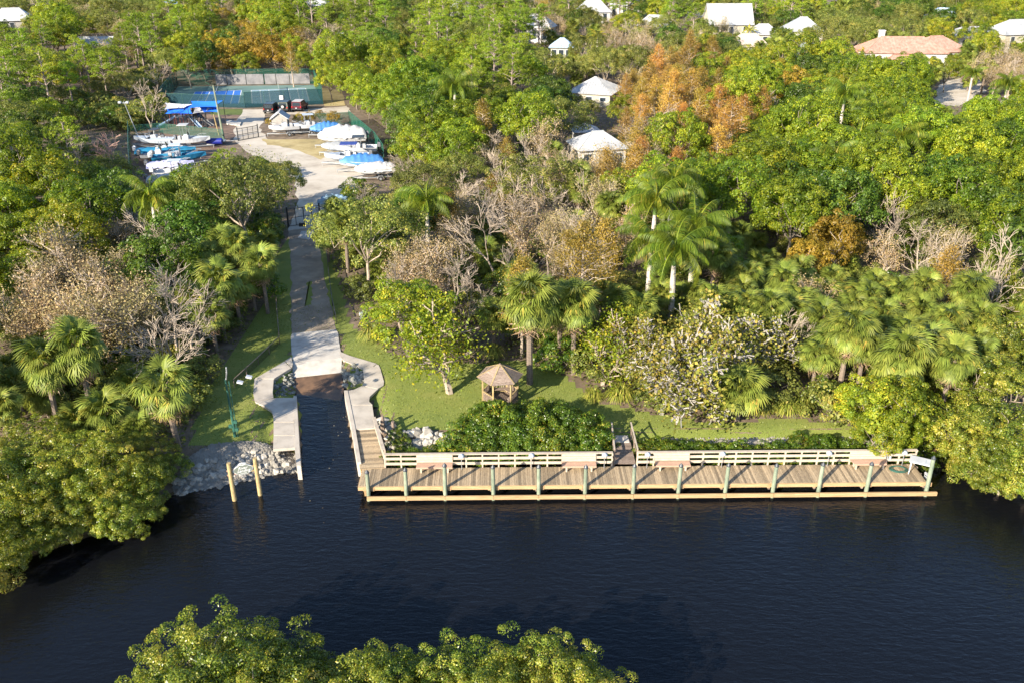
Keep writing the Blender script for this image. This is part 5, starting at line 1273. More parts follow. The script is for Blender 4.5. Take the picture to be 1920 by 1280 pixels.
# feather palm frond: arched midrib, two rows of hanging leaflets
def frond_mesh(seed, L_=3.4, nl=34, ll=0.85, m=None, arch=1.0, wid=0.055, droop=0.55, name="frond", stiff=0.0):
    g = np.random.default_rng(seed); pts = []; 
    for i in range(nl+1):
        t_ = i/nl; a = 0.95 - arch*1.65*t_; pts.append(None if False else (t_, a))
    pos = [np.zeros(3)]; 
    for t_, a in pts[1:]: pos.append(pos[-1] + np.array([math.cos(a), 0, math.sin(a)])*L_/nl)
    V = []; Fc = []; val = []
    for i in range(len(pos)-1):
        o = len(V); w = 0.05*(1-i/nl)+0.012; a, b = pos[i], pos[i+1]; V += [a+[0,-w,0], a+[0,w,0], b+[0,w,0], b+[0,-w,0]]; Fc.append((o,o+1,o+2,o+3)); val.append(0.8)
        t_ = i/nl
        if t_ < 0.10: continue
        for s in (-1, 1):
            l = ll*(math.sin(math.pi*min(1, 0.12+t_*0.86))**0.55)*g.uniform(0.85,1.1); tan = unit(b-a)
            d = unit(tan*(0.45+0.4*t_) + np.array([0,s,0])*1.0 + np.array([0,0,-droop*g.uniform(0.5,1.5)+stiff])); mid = a + d*l*0.5; tip = a + unit(d + np.array([0,0,-0.9*droop]))*l
            o = len(V); w = wid*g.uniform(0.8,1.2); sd = tan*w; V += [a-sd*0.5, a+sd*0.5, mid+sd, mid-sd]; Fc.append((o,o+1,o+2,o+3)); V += [tip, tip+sd*0.1]; Fc.append((o+3,o+2,o+5,o+4)); val += [np.clip(0.5+0.2*g.normal(),0,1)]*2
    return npmesh(name, np.array(V), np.array(Fc), m, np.array(val))
ROYF = [frond_mesh(s, m=L_ROYAL, arch=a, L_=3.5, nl=54, ll=1.0, wid=0.026, droop=0.95) for s, a in ((1,1.1),(2,1.25),(3,0.95))]
COCF = [frond_mesh(s, m=leafmat("yellowing_palm_leaf", [(0,(0.08,0.11,0.02)),(0.6,(0.20,0.21,0.03)),(1,(0.42,0.30,0.05))]) if s == 5 else L_ROYAL, arch=a, L_=2.9, nl=26, ll=0.6, droop=0.5) for s, a in ((5,1.0),(6,0.9))]
DATF = [frond_mesh(s, m=L_SABAL, arch=0.85, L_=2.6, nl=24, ll=0.38, droop=0.05, stiff=0.25) for s in (7,8)]
def feather_palm(seed, name, words, fr, h, n, trunkm, r0, shaft=True, flat=(0.15,1.25), bulge=True):
    g = np.random.default_rng(seed); mb = MB(); rs = [r0*1.25, r0*(1.15 if bulge else 1), r0*1.1, r0*0.8]; bx = g.uniform(-0.25,0.25)
    mb.tube([(0,0,-0.2),(bx*0.3,0,h*0.35),(bx*0.7,0,h*0.7),(bx,0,h)], rs, 9); parts = [("trunk", mb.mesh("trunk", trunkm), Z3, Z3, (1,1,1), [])]; top = h
    if shaft:
        mb = MB(); mb.tube([(bx,0,h),(bx,0,h+0.5),(bx,0,h+1.3)], [r0*0.95,r0*0.85,r0*0.4], 9); parts.append(("crownshaft", mb.mesh("crownshaft", SHAFT), Z3, Z3, (1,1,1), [])); top = h+1.15
    for i in range(n):
        az = i*2.39996+g.uniform(-.2,.2); f = i/n; tilt = -(flat[1]-(flat[1]-flat[0])*0) * (0.55 - f) * 1.0
        parts.append(("frond", fr[i % len(fr)], (bx+0.08*math.cos(az), 0.08*math.sin(az), top), Euler((g.uniform(-.2,.2), 0.85-1.5*f+g.uniform(-.12,.12), az)), (g.uniform(0.85,1.08),)*3, []))
    return Kind(name, "palm", words, parts, 3.0, h+2)
KINDS['R'] = [feather_palm(s, "royal_palm", "tall royal palm with arching feather fronds", ROYF, h, 22, ROYALT, 0.20) for s, h in ((301,6.6),(302,5.8),(303,6.2))]
KINDS['N'] = [feather_palm(303, "coconut_palm", "slim palm with loose yellowing fronds", COCF, 6.0, 15, ROYALT, 0.13, False)]
KINDS['E'] = [feather_palm(304, "date_palm", "stout date palm with stiff radiating fronds", DATF, 2.6, 34, SABALT, 0.32, False)]
# fan leaves
def fan_mesh(seed, m, pet=1.0, R_=0.85, nb=30, name="fan_leaf", droop=0.5):
    g = np.random.default_rng(seed); V = []; Fc = []; val = []
    # petiole arcs outward (x) then blade
    P0 = np.array([0,0,0.0]); P1 = np.array([pet*0.6,0,pet*0.28]); P2 = np.array([pet,0,pet*0.22])
    for a, b, w in ((P0,P1,0.03),(P1,P2,0.02)): o = len(V); V += [a+[0,-w,0],a+[0,w,0],b+[0,w,0],b+[0,-w,0]]; Fc.append((o,o+1,o+2,o+3)); val.append(0.75)
    for i in range(nb):
        f = i/(nb-1); az = math.radians(-128+256*f); l = R_*(0.78+0.22*math.cos(az*0.6))*g.uniform(0.9,1.08)
        d = np.array([math.cos(az), math.sin(az), 0.16*math.cos(az*2)]); nx = np.array([-math.sin(az), math.cos(az), 0]); w = 0.040; z1 = 0.03 if i % 2 else -0.03
        m1 = P2 + d*l*0.55 + np.array([0,0,-0.06+z1]); tip = P2 + d*l + np.array([0,0,-droop*l*g.uniform(0.35,0.8)])
        o = len(V); V += [P2-nx*0.012, P2+nx*0.012, m1+nx*w+[0,0,0.03], m1-nx*w-[0,0,0.0], tip+nx*0.006, tip-nx*0.006]; Fc += [(o,o+1,o+2,o+3),(o+3,o+2,o+4,o+5)]; val += [np.clip(0.5+0.15*g.normal(),0,1), np.clip(0.62+0.15*g.normal(),0,1)]
    return npmesh(name, np.array(V, float), np.array(Fc), m, np.array(val))
FANS = [fan_mesh(1, L_SABAL, 0.85, 0.78, droop=0.7), fan_mesh(2, L_SABAL, 0.7, 0.72, droop=0.8), fan_mesh(3, L_SABAL, 1.0, 0.75, droop=1.0)]
DFAN = [fan_mesh(4, L_DEAD, 0.7, 0.9, 14, droop=1.3)]
SFAN = [fan_mesh(5, L_SILVER, 1.2, 1.1, droop=0.1)]
def fan_palm(seed, h, n, fans, name="cabbage_palm", words="green fan palm with drooping leaf tips", dead=0, r0=0.17, trunkm=SABALT):
    g = np.random.default_rng(seed); mb = MB(); bx = g.uniform(-.3,.3)*h/4; mb.tube([(0,0,-0.2),(bx*0.5,0,h*0.5),(bx,0,h)], [r0,r0*0.9,r0*0.95], 8)
    for i in range(16):
        a = g.uniform(0,6.28); z = h*g.uniform(0.55,1.0); mb.tube([(bx*z/h,0,z),(bx*z/h+0.3*math.cos(a),0.3*math.sin(a),z+0.3)], [0.06,0.02], 4)
    parts = [("trunk", mb.mesh("trunk", trunkm), Z3, Z3, (1,1,1), [])]
    for i in range(n):
        f = (i+0.5)/n; az = i*2.39996; tilt = -1.25 + 2.15*f  # from upright to hanging
        parts.append(("fan_leaf", fans[i % len(fans)], (bx,0,h+0.1*(1-f)), Euler((g.uniform(-.25,.25), tilt+0.15, az)), (g.uniform(0.85,1.15),)*3, []))
    for i in range(dead): az = i*2.39996+0.5; parts.append(("dry_leaf", DFAN[0], (bx,0,h-0.15-0.25*g.random()), Euler((g.uniform(-.2,.2), 1.15+0.25*g.random(), az)), (g.uniform(0.8,1.1),)*3, []))
    return Kind(name, "palm", words, parts, 1.8, h+1.2)
KINDS['S'] = [fan_palm(401, 3.0, 38, FANS, dead=3), fan_palm(402, 4.3, 34, FANS, dead=8), fan_palm(403, 2.0, 36, FANS), fan_palm(404, 3.6, 32, FANS, dead=5)]
KINDS['J'] = [fan_palm(411, 3.9, 22, FANS, dead=16, words="fan palm with thick skirt of dry brown leaves")]
KINDS['W'] = [fan_palm(421, 3.2, 24, SFAN, "silver_palm", "silvery white fan palm")]
def joined(kind):
    """far palms: the leaves become one crown mesh"""
    V = []; Fc = []; val = []; o = 0; m = None; V4 = []
    for (pn, me, lo, ro, sc, ch) in kind.parts:
        if pn in ("trunk", "crownshaft"): continue
        co = np.empty(len(me.vertices)*3, np.float32); me.vertices.foreach_get('co', co); co = co.reshape(-1,3)*sc[0]; Rm = np.array(Euler(ro).to_matrix()); co = co @ Rm.T + np.array(lo)
        li = np.empty(len(me.loops), np.int32); me.loops.foreach_get('vertex_index', li); va = np.empty(len(me.polygons), np.float32); me.attributes['v'].data.foreach_get('value', va)
        V.append(co); Fc.append(li.reshape(-1,4)+o); val.append(va); o += len(co); m = me.materials[0] if m is None else m
    cm = npmesh("crown", np.concatenate(V), np.concatenate(Fc), m, np.concatenate(val))
    return Kind(kind.name, kind.cat, kind.words, [p for p in kind.parts if p[0] in ("trunk","crownshaft")] + [("crown", cm, Z3, Z3, (1,1,1), [])], kind.R, kind.H)
FARK = {c: [joined(k) for k in KINDS[c]] for c in 'RSNEJW'}
# ornamental grass fountain
def tuft(seed, R_=0.9, h=1.1, n=260):
    g = np.random.default_rng(seed); V = []; Fc = []; val = []
    for i in range(n):
        a = g.uniform(0,6.28); r_ = R_*g.uniform(0.3,1.05); hh_ = h*g.uniform(0.6,1.1)*(1-0.3*r_/R_); d = np.array([math.cos(a), math.sin(a), 0]); nx = np.array([-math.sin(a), math.cos(a), 0])*0.018
        p0 = d*0.1*g.random(); p1 = p0 + d*r_*0.4 + [0,0,hh_*0.8]; p2 = p0 + d*r_*0.75 + [0,0,hh_]; p3 = p0 + d*r_*1.1 + [0,0,hh_*0.55]; o = len(V)
        V += [p0-nx,p0+nx,p1+nx,p1-nx,p2+nx,p2-nx,p3+nx*.3,p3-nx*.3]; Fc += [(o,o+1,o+2,o+3),(o+3,o+2,o+4,o+5),(o+5,o+4,o+6,o+7)]; t_ = np.clip(0.5+0.25*g.normal(),0,1); val += [t_]*3
    return npmesh("blades", np.array(V), np.array(Fc), L_GRASS, np.array(val))
KINDS['X'] = [Kind("fountain_grass", "grass clump", "arching clump of ornamental grass", [("blades", tuft(s), Z3, Z3, (1,1,1), [])], 0.95, 1.1) for s in (501,502)]
# ------------------------------------------------------------------ plants: places
rt = random.Random(77)
KEEPYARD = [(250,262),(300,235),(303,195),(334,157),(592,155),(612,200),(600,300),(256,330)]
taken = []   # (x, y, radius)
def put(code, u, v, s=1.0, label=None, group=None, var=None, base=False, rz=None, szf=1.0, z=1.0, far=None):
    """a plant whose crown centre (or foot, base=True) shows at photograph pixel u, v"""
    ks = KINDS[code]; k = ks[var % len(ks)] if var is not None else rt.choice(ks)
    zc = z if base else z + k.H*s*szf*0.72
    if code in 'RNE' and not base: zc = z + (k.H-1.2)*s*szf
    if code in 'SJW' and not base: zc = z + (k.H-1.0)*s*szf
    p = P(u, v, zc)
    if (far if far is not None else p.y > 120) and code in FARK: k = FARK[code][ks.index(k)]
    h = 1.0 if p.y > 66 else float(height(np.array([p.x]), np.array([p.y]))[0])
    o = plant(k, p.x, p.y, min(z, max(h, -0.3)), s, rt.uniform(0, 6.28) if rz is None else rz, label, group, s*szf)
    taken.append((p.x, p.y, k.R*s)); return o

# --- plants one can point at
for u, v, s in ((455,478,1.25),(490,490,1.1),(395,505,1.2),(420,450,1.1),(378,475,1.05),(470,520,1.0),(440,535,1.0),(360,560,1.05),(395,585,1.0),(500,455,0.95)): put('S', u, v, s, None, None, far=False)
for u, v, s in ((1420,500,1.1),(1470,520,1.0),(1390,545,1.0),(1440,575,1.1),(1500,560,1.05),(1540,590,1.1),(1595,615,1.25),(1560,645,1.2),(1625,640,1.1),(1600,575,1.0),(1660,590,1.05),(1700,620,1.15),(1745,640,1.2),(1790,660,1.1),(1725,580,1.0),(1780,600,1.0),(1690,540,0.95),(1640,530,0.95),(1560,520,0.95),(1500,500,0.95),(1840,590,1.0),(1535,660,0.95),(1770,690,0.95),(1830,640,1.0),(1165,560,0.95),(1130,545,0.9)): put('S', u, v, s, None, None, far=False)
for u, v, s in ((110,520,1.0),(160,500,1.05),(205,530,1.0),(140,560,1.05),(190,575,1.1),(95,570,1.0),(235,600,1.0),(120,610,1.0),(175,625,0.9),(60,545,0.9),(250,545,0.9),(40,590,0.9),(280,570,1.0),(215,490,0.9)): put('T', u, v, s, None, None)
for u, v, s in ((262,438,1.0),(300,455,0.9),(320,560,1.15),(300,600,1.0),(345,590,0.9),(280,650,0.9),(1790,470,1.15),(1850,480,1.2),(1740,450,0.95),(1880,520,0.95),(950,350,1.0),(925,390,1.0),(985,400,0.95),(850,520,0.9),(870,540,0.8),(1130,480,0.8),(960,225,1.0),(1000,235,0.9)): put('B', u, v, s, None, None)
for u, v, s in ((300,490,0.9),(350,430,0.9)): put('D', u, v, s, None, None)
put('I', 845, 738, 1.45, "small leafy tree with pale forked trunk on the lawn beside the gazebo", base=True, var=0)
put('I', 1130, 722, 1.15, "small leafy tree rising between two fountain grass clumps by the lawn edge", base=True, var=1)
put('X', 1112, 752, 1.05, "fountain grass clump at the gazebo side of the small tree", base=True)
put('X', 1163, 752, 1.35, "larger fountain grass clump beyond the small tree by the dug bed", base=True)
put('X', 924, 672, 1.2, "dark arching grass clump just behind the gazebo", base=True)
put('X', 700, 640, 1.5, "long arching grass clump at the shrub edge beside the drive", base=True)
put('X', 735, 585, 1.3, "dark arching grass clump above the drive shrubs", base=True)
for u, v in ((1405,772),(1428,776),(1452,772),(1475,778),(1440,760),(1500,772)):
    put('X', u, v, rt.uniform(0.9,1.3), None, "arching grass clumps by the bare sea grapes", base=True)
# sea grape thicket
for i, (u, v, s) in enumerate(((1240,775,1.15),(1295,770,1.3),(1345,750,1.3),(1400,735,1.2),(1265,735,1.3),(1330,715,1.35),(1215,700,1.15),(1385,690,1.2),(1290,690,1.2),(1440,720,1.1),(1190,745,1.0))):
    put('A', u, v, s, None, None, base=True, var=i)
put('A', 1160, 690, 1.0, None, None, base=True)
# hedge and bushes on the bank behind the dock
def hedge(pts, n, smin, smax, spread, code='H'):
    for i in range(n):
        f = (i+0.5)/n*(len(pts)-1); k = int(f); t_ = f-k; a = pts[k]; b = pts[min(k+1, len(pts)-1)]
        put(code, a[0]+(b[0]-a[0])*t_ + rt.uniform(-4,4), a[1]+(b[1]-a[1])*t_ + rt.uniform(-spread, spread), rt.uniform(smin, smax), None, None, base=True)
hedge([(850,838),(1120,836)], 15, 0.95, 1.25, 5); hedge([(880,815),(1105,818)], 13, 1.0, 1.35, 5); hedge([(900,800),(1060,800)], 6, 0.8, 1.05, 5)
hedge([(1125,848),(1145,835)], 2, 0.7, 0.8, 3); hedge([(722,850),(770,848),(840,850)], 7, 0.5, 0.75, 4); hedge([(735,822),(760,830)], 2, 0.5, 0.6, 4)
hedge([(1200,838),(1245,836)], 4, 0.75, 0.9, 5); hedge([(1245,843),(1325,841)], 6, 0.6, 0.85, 4); hedge([(1325,843),(1480,842)], 10, 0.5, 0.8, 5)
hedge([(1485,832),(1600,834)], 8, 0.5, 0.85, 6); hedge([(1500,845),(1745,843)], 15, 0.5, 0.8, 4); hedge([(1620,822),(1740,818)], 7, 0.6, 0.9, 5)
# big bright bush tree beside the end of the dock
for u, v, s in ((1640,735,0.62),(1690,740,0.66),(1725,740,0.5),(1660,775,0.5),(1700,775,0.42)):
    put('G', u, v, s, None, None)
for u, v, s, c in ((1215,545,0.9,'S'),(1305,548,0.95,'S'),(1240,548,0.85,'S'),(1195,575,1.0,'S'),(1335,560,1.0,'S'),(1170,600,0.6,'G'),(1320,590,0.5,'O'),(1225,600,0.45,'O')): put(c, u, v, s, None, None, far=False)
for u, v in ((345,655),(370,640),(395,620),(330,690),(350,715),(330,740),(345,765),(300,760),(270,740),(310,790),(420,600),(255,700),(290,690),(350,690),(240,770),(200,760),(160,740),(110,745),(60,740),(20,750),(130,700),(70,690)): put('U', u, v, rt.uniform(0.8,1.2), None, None, base=True)
for u, v, s in ((50,660,1.0),(95,640,1.0),(150,660,1.05),(215,665,0.95),(30,720,0.95),(80,730,1.0),(190,770,1.1),(140,790,0.9),(245,720,0.95),(10,600,1.0),(260,800,0.8),(345,530,1.0)): put('S', u, v, s, None, None, var=2, far=False)
for k_ in range(46):
    u = rt.uniform(120,300); v = rt.uniform(110,250)
    if not inpoly(u, v, KEEPYARD): put('U' if k_ % 3 else 'H', u, v, rt.uniform(1.2,1.9), None, "low brush at the wooded side of the play area", base=True)
# mangroves: left bank, right bank, near bank
for u, v, s in ((10,850,0.85),(65,835,0.8),(120,850,0.85),(175,865,0.85),(225,880,0.8),(30,890,0.9),(90,895,0.85),(150,900,0.8),(205,915,0.7),(0,945,0.85),(60,940,0.75),(115,935,0.7),(270,860,0.6),(240,915,0.55),(305,850,0.45),(-60,930,1.0),(-70,1000,0.9),(15,985,0.5),(290,835,0.5),(200,835,0.7),(-30,880,0.95),(-15,1000,0.5)):
    put('M', u, v, s, None, None)
for u, v, s in ((1800,775,0.7),(1830,760,1.0),(1880,790,1.05),(1860,815,0.75),(1900,840,0.8),(1815,810,0.5),(1935,780,1.1),(1900,700,1.1),(1820,700,0.9),(1960,840,1.0),(1860,640,1.0),(1915,620,1.0),(1835,835,0.45)):
    put('M', u, v, s, None, None)
for u, v, s in ((395,1215,1.1),(330,1250,1.0),(470,1225,0.95),(500,1290,1.0),(420,1300,1.1),(585,1262,0.75),(560,1310,0.9),(300,1330,1.1),(690,1250,0.85),(740,1250,0.8),(650,1310,1.0),(790,1280,0.8),(880,1240,0.85),(840,1290,0.9),(930,1270,0.85),(1000,1240,0.9),(1060,1270,0.85),(1110,1290,0.85),(970,1310,1.0),(240,1340,0.9)):
    put('M', u, v, s, None, None, z=0.6)
# tall trees on the near bank behind the viewer's side of the water, they shade it
for x, y, s in ((-50,-2,1.5),(-43,2,1.5),(-36,-2,1.6),(-38,-12,1.8),(-58,-14,1.7),(-48,-20,1.7),(-68,-24,1.8)):
    plant(rt.choice(KINDS['G']), x, y, 0.9, s, rt.uniform(0,6.28), None, "tall leafy trees on the near bank shading the water")
# royal palms
put('R', 852, 165, 1.22, "tall royal palm with white trunk rising beyond the boat yard woods", far=False)
put('R', 799, 385, 1.0, "royal palm with bright spread fronds between the drive and the bare trees", far=False)
put('R', 1262, 350, 1.15, "royal palm topmost of the tight cluster above the white trunks", far=False)
put('R', 1228, 385, 1.1, "royal palm leaning out on the gazebo side of the tight cluster", far=False)
put('R', 1305, 430, 1.1, "royal palm whose broad crown hides the cluster's middle", far=False)
put('R', 1268, 478, 1.1, "royal palm with bright white lower trunk in front of its cluster", far=False)
put('R', 1222, 455, 1.0, "royal palm with pale trunk half hidden behind the foremost one", far=False)
put('R', 1645, 215, 1.15, "royal palm highest of the dense group beneath the terracotta villa", far=False)
put('R', 1610, 265, 1.05, "royal palm on the orange tree side of the dense group", far=False)
put('R', 1690, 262, 1.05, "royal palm on the villa drive side of the dense group", far=False)
put('R', 1650, 290, 1.0, "royal palm lowest crowned of the dense group", far=False)
put('R', 282, 372, 1.05, "royal palm with pale trunk in front of the parked boats", far=False)
put('R', 18, 262, 1.0, "royal palm standing alone beneath the dark pine woods", far=False)
put('R', 1890, 160, 0.95, "royal palm beside the pale villa drive past the yellowing one", far=False)
put('R', 1825, 140, 0.8, "royal palm with yellow lower fronds above the villa drive", far=False)
put('N', 1120, 62, 0.95, "slim tall palm with hanging tuft beside the blue grey roof")
put('N', 1100, 70, 0.9, "second slim tall palm beside the blue grey roof")
for u, v in ((1530,82),(1545,78),(1556,84),(1502,78),(1490,86),(1517,74)): put('N', u, v, 0.7, None, "dark palms in front of the white hip roof")
put('W', 1300, 42, 1.5, "large silvery palm beside the cream gabled house")
put('W', 1512, 100, 1.2, "silvery palm in front of the dark palm row")
put('E', 1374, 78, 1.3, "date palm with full round head before the tan house")
put('N', 1325, 35, 0.9, "green palm between the silver palm and cream gabled house"); put('N', 1405, 52, 0.85, "bent green palm at the corner of the cream gabled house")
for u, v in ((1620,95),(1735,88),(1640,108),(1745,110)): put('N', u, v, 0.7, None, "palms planted round the terracotta villa")
put('J', 312, 715, 1.25, "fan palm with thick brown dry skirt above the rubble bank", far=False)
put('S', 995, 560, 1.55, "large fan palm with yellow hanging leaves behind the gazebo", far=False, var=1)
put('K', 208, 270, 1.1, "leafless reddish tree at the wooded edge of the boat yard")
put('B', 275, 180, 1.1, "leafless white branching tree beside the play area")
put('B', 680, 378, 0.85, "leafless white tree behind the fan palms by the wide gate")
put('O', 450, 350, 1.3, "large oak like tree standing over the drive below the boats", szf=1.1)
put('P', 425, 320, 0.75, "yellow green pine top pushing through the large oak by the boats")
put('O', 520, 335, 0.8, "olive oak reaching over the sandy drive from the big tree")
for u, v, s in ((520,92+120,0.0),): pass
for u, v, s in ((600,218,0.28),(625,222,0.35),(580,222,0.3),(560,226,0.3),(505,232,0.22)): put('Y', u, v-4, s, None, "yellow bushes between the parked cars and the small boats")
for u, v in ((628,395),(645,420),(612,440),(655,400),(670,440)): put('S', u, v, rt.uniform(0.9,1.15), None, "fan palms clustered beside the wide gate", far=False)
for u, v, s in ((430,95,1.15),(475,88,1.2),(510,100,1.05),(395,85,1.0)): put('Y', u, v, s, None, None)
for u, v, s in ((545,105,1.0),): put('Z', u, v, s, "golden cypress standing right behind the court's pale windscreens")
for u, v, s in ((338,88,1.1),(352,118,0.9)): put('G', u, v, s, None, None)
# broad species map: each row is a 60 pixel band of the view, each number an 80 pixel patch
# 0 oak, 1 pine, 2 yellow green, 3 thin tan, 4 bare, 5 dark, 6 fan palm, 7 golden, 8 dense green, 9 gold cypress, 10 rust cypress, 11 royal palm, 12 mangrove, 13 sea grape, 14 bush
SPECIES = ['O', 'P', 'G', 'T', 'B', 'D', 'S', 'Y', 'F', 'Z', 'C', 'R', 'M', 'A', 'U']
MAP = [
 [0, 0, 0, 0, 1, 3, 2, 1, 1, 0, 1, 1, 4, 0, 1, 1, 1, 0, 1, 6, 0, 0, 0, 2],
 [1, 2, 3, 1, 2, 7, 7, 3, 1, 1, 1, 1, 1, 6, 3, 3, 0, 6, 6, 0, 0, 6, 2, 3],
 [1, 1, 1, 0, 5, 5, 2, 2, 8, 2, 8, 1, 0, 0, 0, 9, 9, 2, 7, 2, 8, 8, 6, 3],
 [1, 1, 1, 5, 4, 5, 2, 2, 8, 8, 8, 8, 5, 5, 9, 10, 9, 10, 8, 7, 11, 8, 8, 8],
 [1, 1, 5, 4, 5, 2, 2, 2, 8, 8, 8, 4, 4, 3, 10, 9, 10, 8, 8, 8, 8, 11, 8, 8],
 [11, 0, 5, 4, 5, 2, 2, 4, 0, 0, 4, 4, 4, 3, 9, 3, 8, 8, 8, 8, 11, 8, 8, 8],
 [2, 2, 5, 3, 5, 0, 0, 0, 0, 0, 4, 4, 4, 3, 3, 9, 8, 8, 8, 8, 8, 0, 8, 8],
 [2, 2, 4, 4, 5, 0, 0, 6, 0, 4, 4, 3, 4, 3, 4, 9, 8, 6, 6, 7, 4, 4, 4, 8],
 [2, 3, 3, 4, 6, 6, 0, 0, 2, 4, 4, 4, 6, 4, 9, 6, 6, 6, 4, 4, 6, 4, 4, 6],
 [3, 3, 3, 3, 4, 6, 6, 0, 4, 2, 4, 6, 4, 6, 6, 0, 6, 6, 6, 6, 6, 6, 6, 12],
 [6, 3, 3, 4, 6, 6, 0, 0, 2, 14, 2, 6, 5, 6, 13, 13, 13, 0, 6, 6, 6, 6, 6, 12],
 [6, 6, 6, 4, 6, 0, 0, 0, 0, 0, 0, 14, 14, 14, 14, 13, 13, 6, 6, 2, 2, 2, 12, 12],
 [6, 6, 6, 6, 6, 0, 0, 0, 0, 0, 0, 0, 14, 14, 14, 14, 14, 14, 14, 14, 2, 2, 12, 12],
 [12, 12, 6, 6, 6, 0, 0, 0, 0, 0, 0, 0, 0, 0, 0, 0, 0, 0, 0, 0, 0, 0, 12, 12]]
KEEP = [  # (outline in the picture, farthest y whose crowns may not cover it)
  ([(536,395),(602,395),(612,470),(636,545),(664,600),(690,650),(735,680),(800,700),(900,690),(985,684),(1060,704),(1110,740),(1220,785),(1500,788),(1760,812),(1760,1000),(380,960),(340,860),(365,775),(405,705),(450,640),(480,590),(515,545)], 500),
  ([(250,262),(300,235),(303,195),(334,157),(592,155),(612,200),(660,198),(700,240),(728,300),(712,345),(690,345),(650,345),(640,380),(610,402),(560,402),(556,345),(540,300),(470,280),(440,285),(400,330),(340,338),(256,330)], 500),
]
SUNNY = [(250,262),(300,205),(308,190),(460,190),(600,230),(700,240),(728,300),(712,345),(640,380),(560,370),(540,300),(470,280),(400,340),(256,340)]
def keep(u0, v0, u1, v1, y): KEEP.append(([(u0,v0),(u1,v0),(u1,v1),(u0,v1)], y))
for q in ((1085,142,1150,176,168),(1090,250,1150,276,133),(1200,34,1258,56,240),(1332,22,1396,50,250),(1474,36,1536,60,250),(1620,66,1765,108,205),(1790,50,1850,66,240),(1875,40,1920,75,240),(1755,24,1780,36,300),(1755,120,1840,195,180),(1115,5,1180,22,300),(1000,45,1025,56,260),(1040,72,1072,92,230),(300,0,334,9,350),(170,66,192,84,250),(5,20,40,48,300),(852,3,872,18,330),(1395,70,1412,90,230),(584,0,604,16,330),(1870,170,1920,200,170),(1425,52,1450,66,240),(1500,20,1500,20,1)): keep(*q)
def blocked(x, y, R_, H_, s):
    # foot on open ground?
    u, v, f = Q(x, y, 1.0)
    for poly, yy in KEEP[:2]:
        if inpoly(u, v, poly): return True
    zc = 1 + H_*0.68; u, v, f = Q(x, y, zc); ru = R_*0.80*FPX/f; rv = H_*0.34*FPX/f
    for poly, yy in KEEP:
        if y > yy: continue
        for du, dv in ((0,0),(1,0),(-1,0),(0,1),(0,-1),(.7,.7),(-.7,.7),(.7,-.7),(-.7,-.7)):
            if inpoly(u+du*ru, v+dv*rv, poly): return True
    for kk_ in (0.35, 0.55, 0.75, 0.95):
        d_ = kk_*H_/0.424
        if d_ > 5:
            u0, v0, _ = Q(x+0.66*d_, y+0.75*d_, 1.0)
            if inpoly(u0, v0, SUNNY) and rt.random() < 0.92: return True
    u0, v0, _ = Q(x, y, 1.5)
    for poly, yy in KEEP[2:]:
        if y <= yy and inpoly(u0, v0, poly): return True
    return False
HOUSES = [(o.location.x, o.location.y, 8.0) for o in S.objects if o.get('category') in ('house','shed')]
WD8 = {}
def ok_place(x, y, R_):
    for (a, b, r) in HOUSES:
        if abs(a-x) < r+1 and (a-x)**2+(b-y)**2 < (r*0.9)**2: return False
    c = (int(x//8), int(y//8))
    for i in (-1,0,1):
        for j in (-1,0,1):
            for (a, b, r) in WD8.get((c[0]+i, c[1]+j), ()):
                if (a-x)**2+(b-y)**2 < (DENS*(r+R_))**2: return False
    return True
DENS = 0.60
for t_ in taken: WD8.setdefault((int(t_[0]//8), int(t_[1]//8)), []).append(t_)
SC = {'F':(0.8,1.15),'G':(0.7,1.1),'O':(0.75,1.15),'D':(0.75,1.1),'Y':(0.6,1.0),'B':(0.75,1.15),'K':(0.8,1.1),'T':(0.75,1.1),'P':(0.75,1.1),'C':(0.8,1.15),'Z':(0.75,1.1),'V':(0.8,1.15),'S':(0.85,1.35),'R':(0.9,1.1),'M':(0.7,1.0),'A':(0.9,1.2),'U':(0.8,1.3),'N':(0.8,1.0),'J':(0.9,1.1),'E':(0.9,1.1),'W':(1,1),'I':(0.8,1.0)}
MIX = {'P': [1, 1, 1, 1, 0, 2, 0, 5], 'O': [0, 0, 0, 0, 0, 5, 3, 4], 'F': [8, 8, 8, 8, 8, 8, 8, 5], 'B': [4, 4, 4, 3, 3, 0, 9, 14], 'S': [6, 6, 6, 6, 6, 6, 6, 4],
       'T': [3, 3, 3, 3, 0, 4, 6], 'G': [2, 2, 2, 8, 2], 'C': [10, 10, 9, 9, 10, 4], 'Z': [9, 9, 10, 4, 2], 'D': [5, 5, 5, 0], 'R': [8, 8, 11]}
nplaced = 0
bands = [(50,100,2600),(100,160,2600),(160,240,2600),(240,350,2400)]
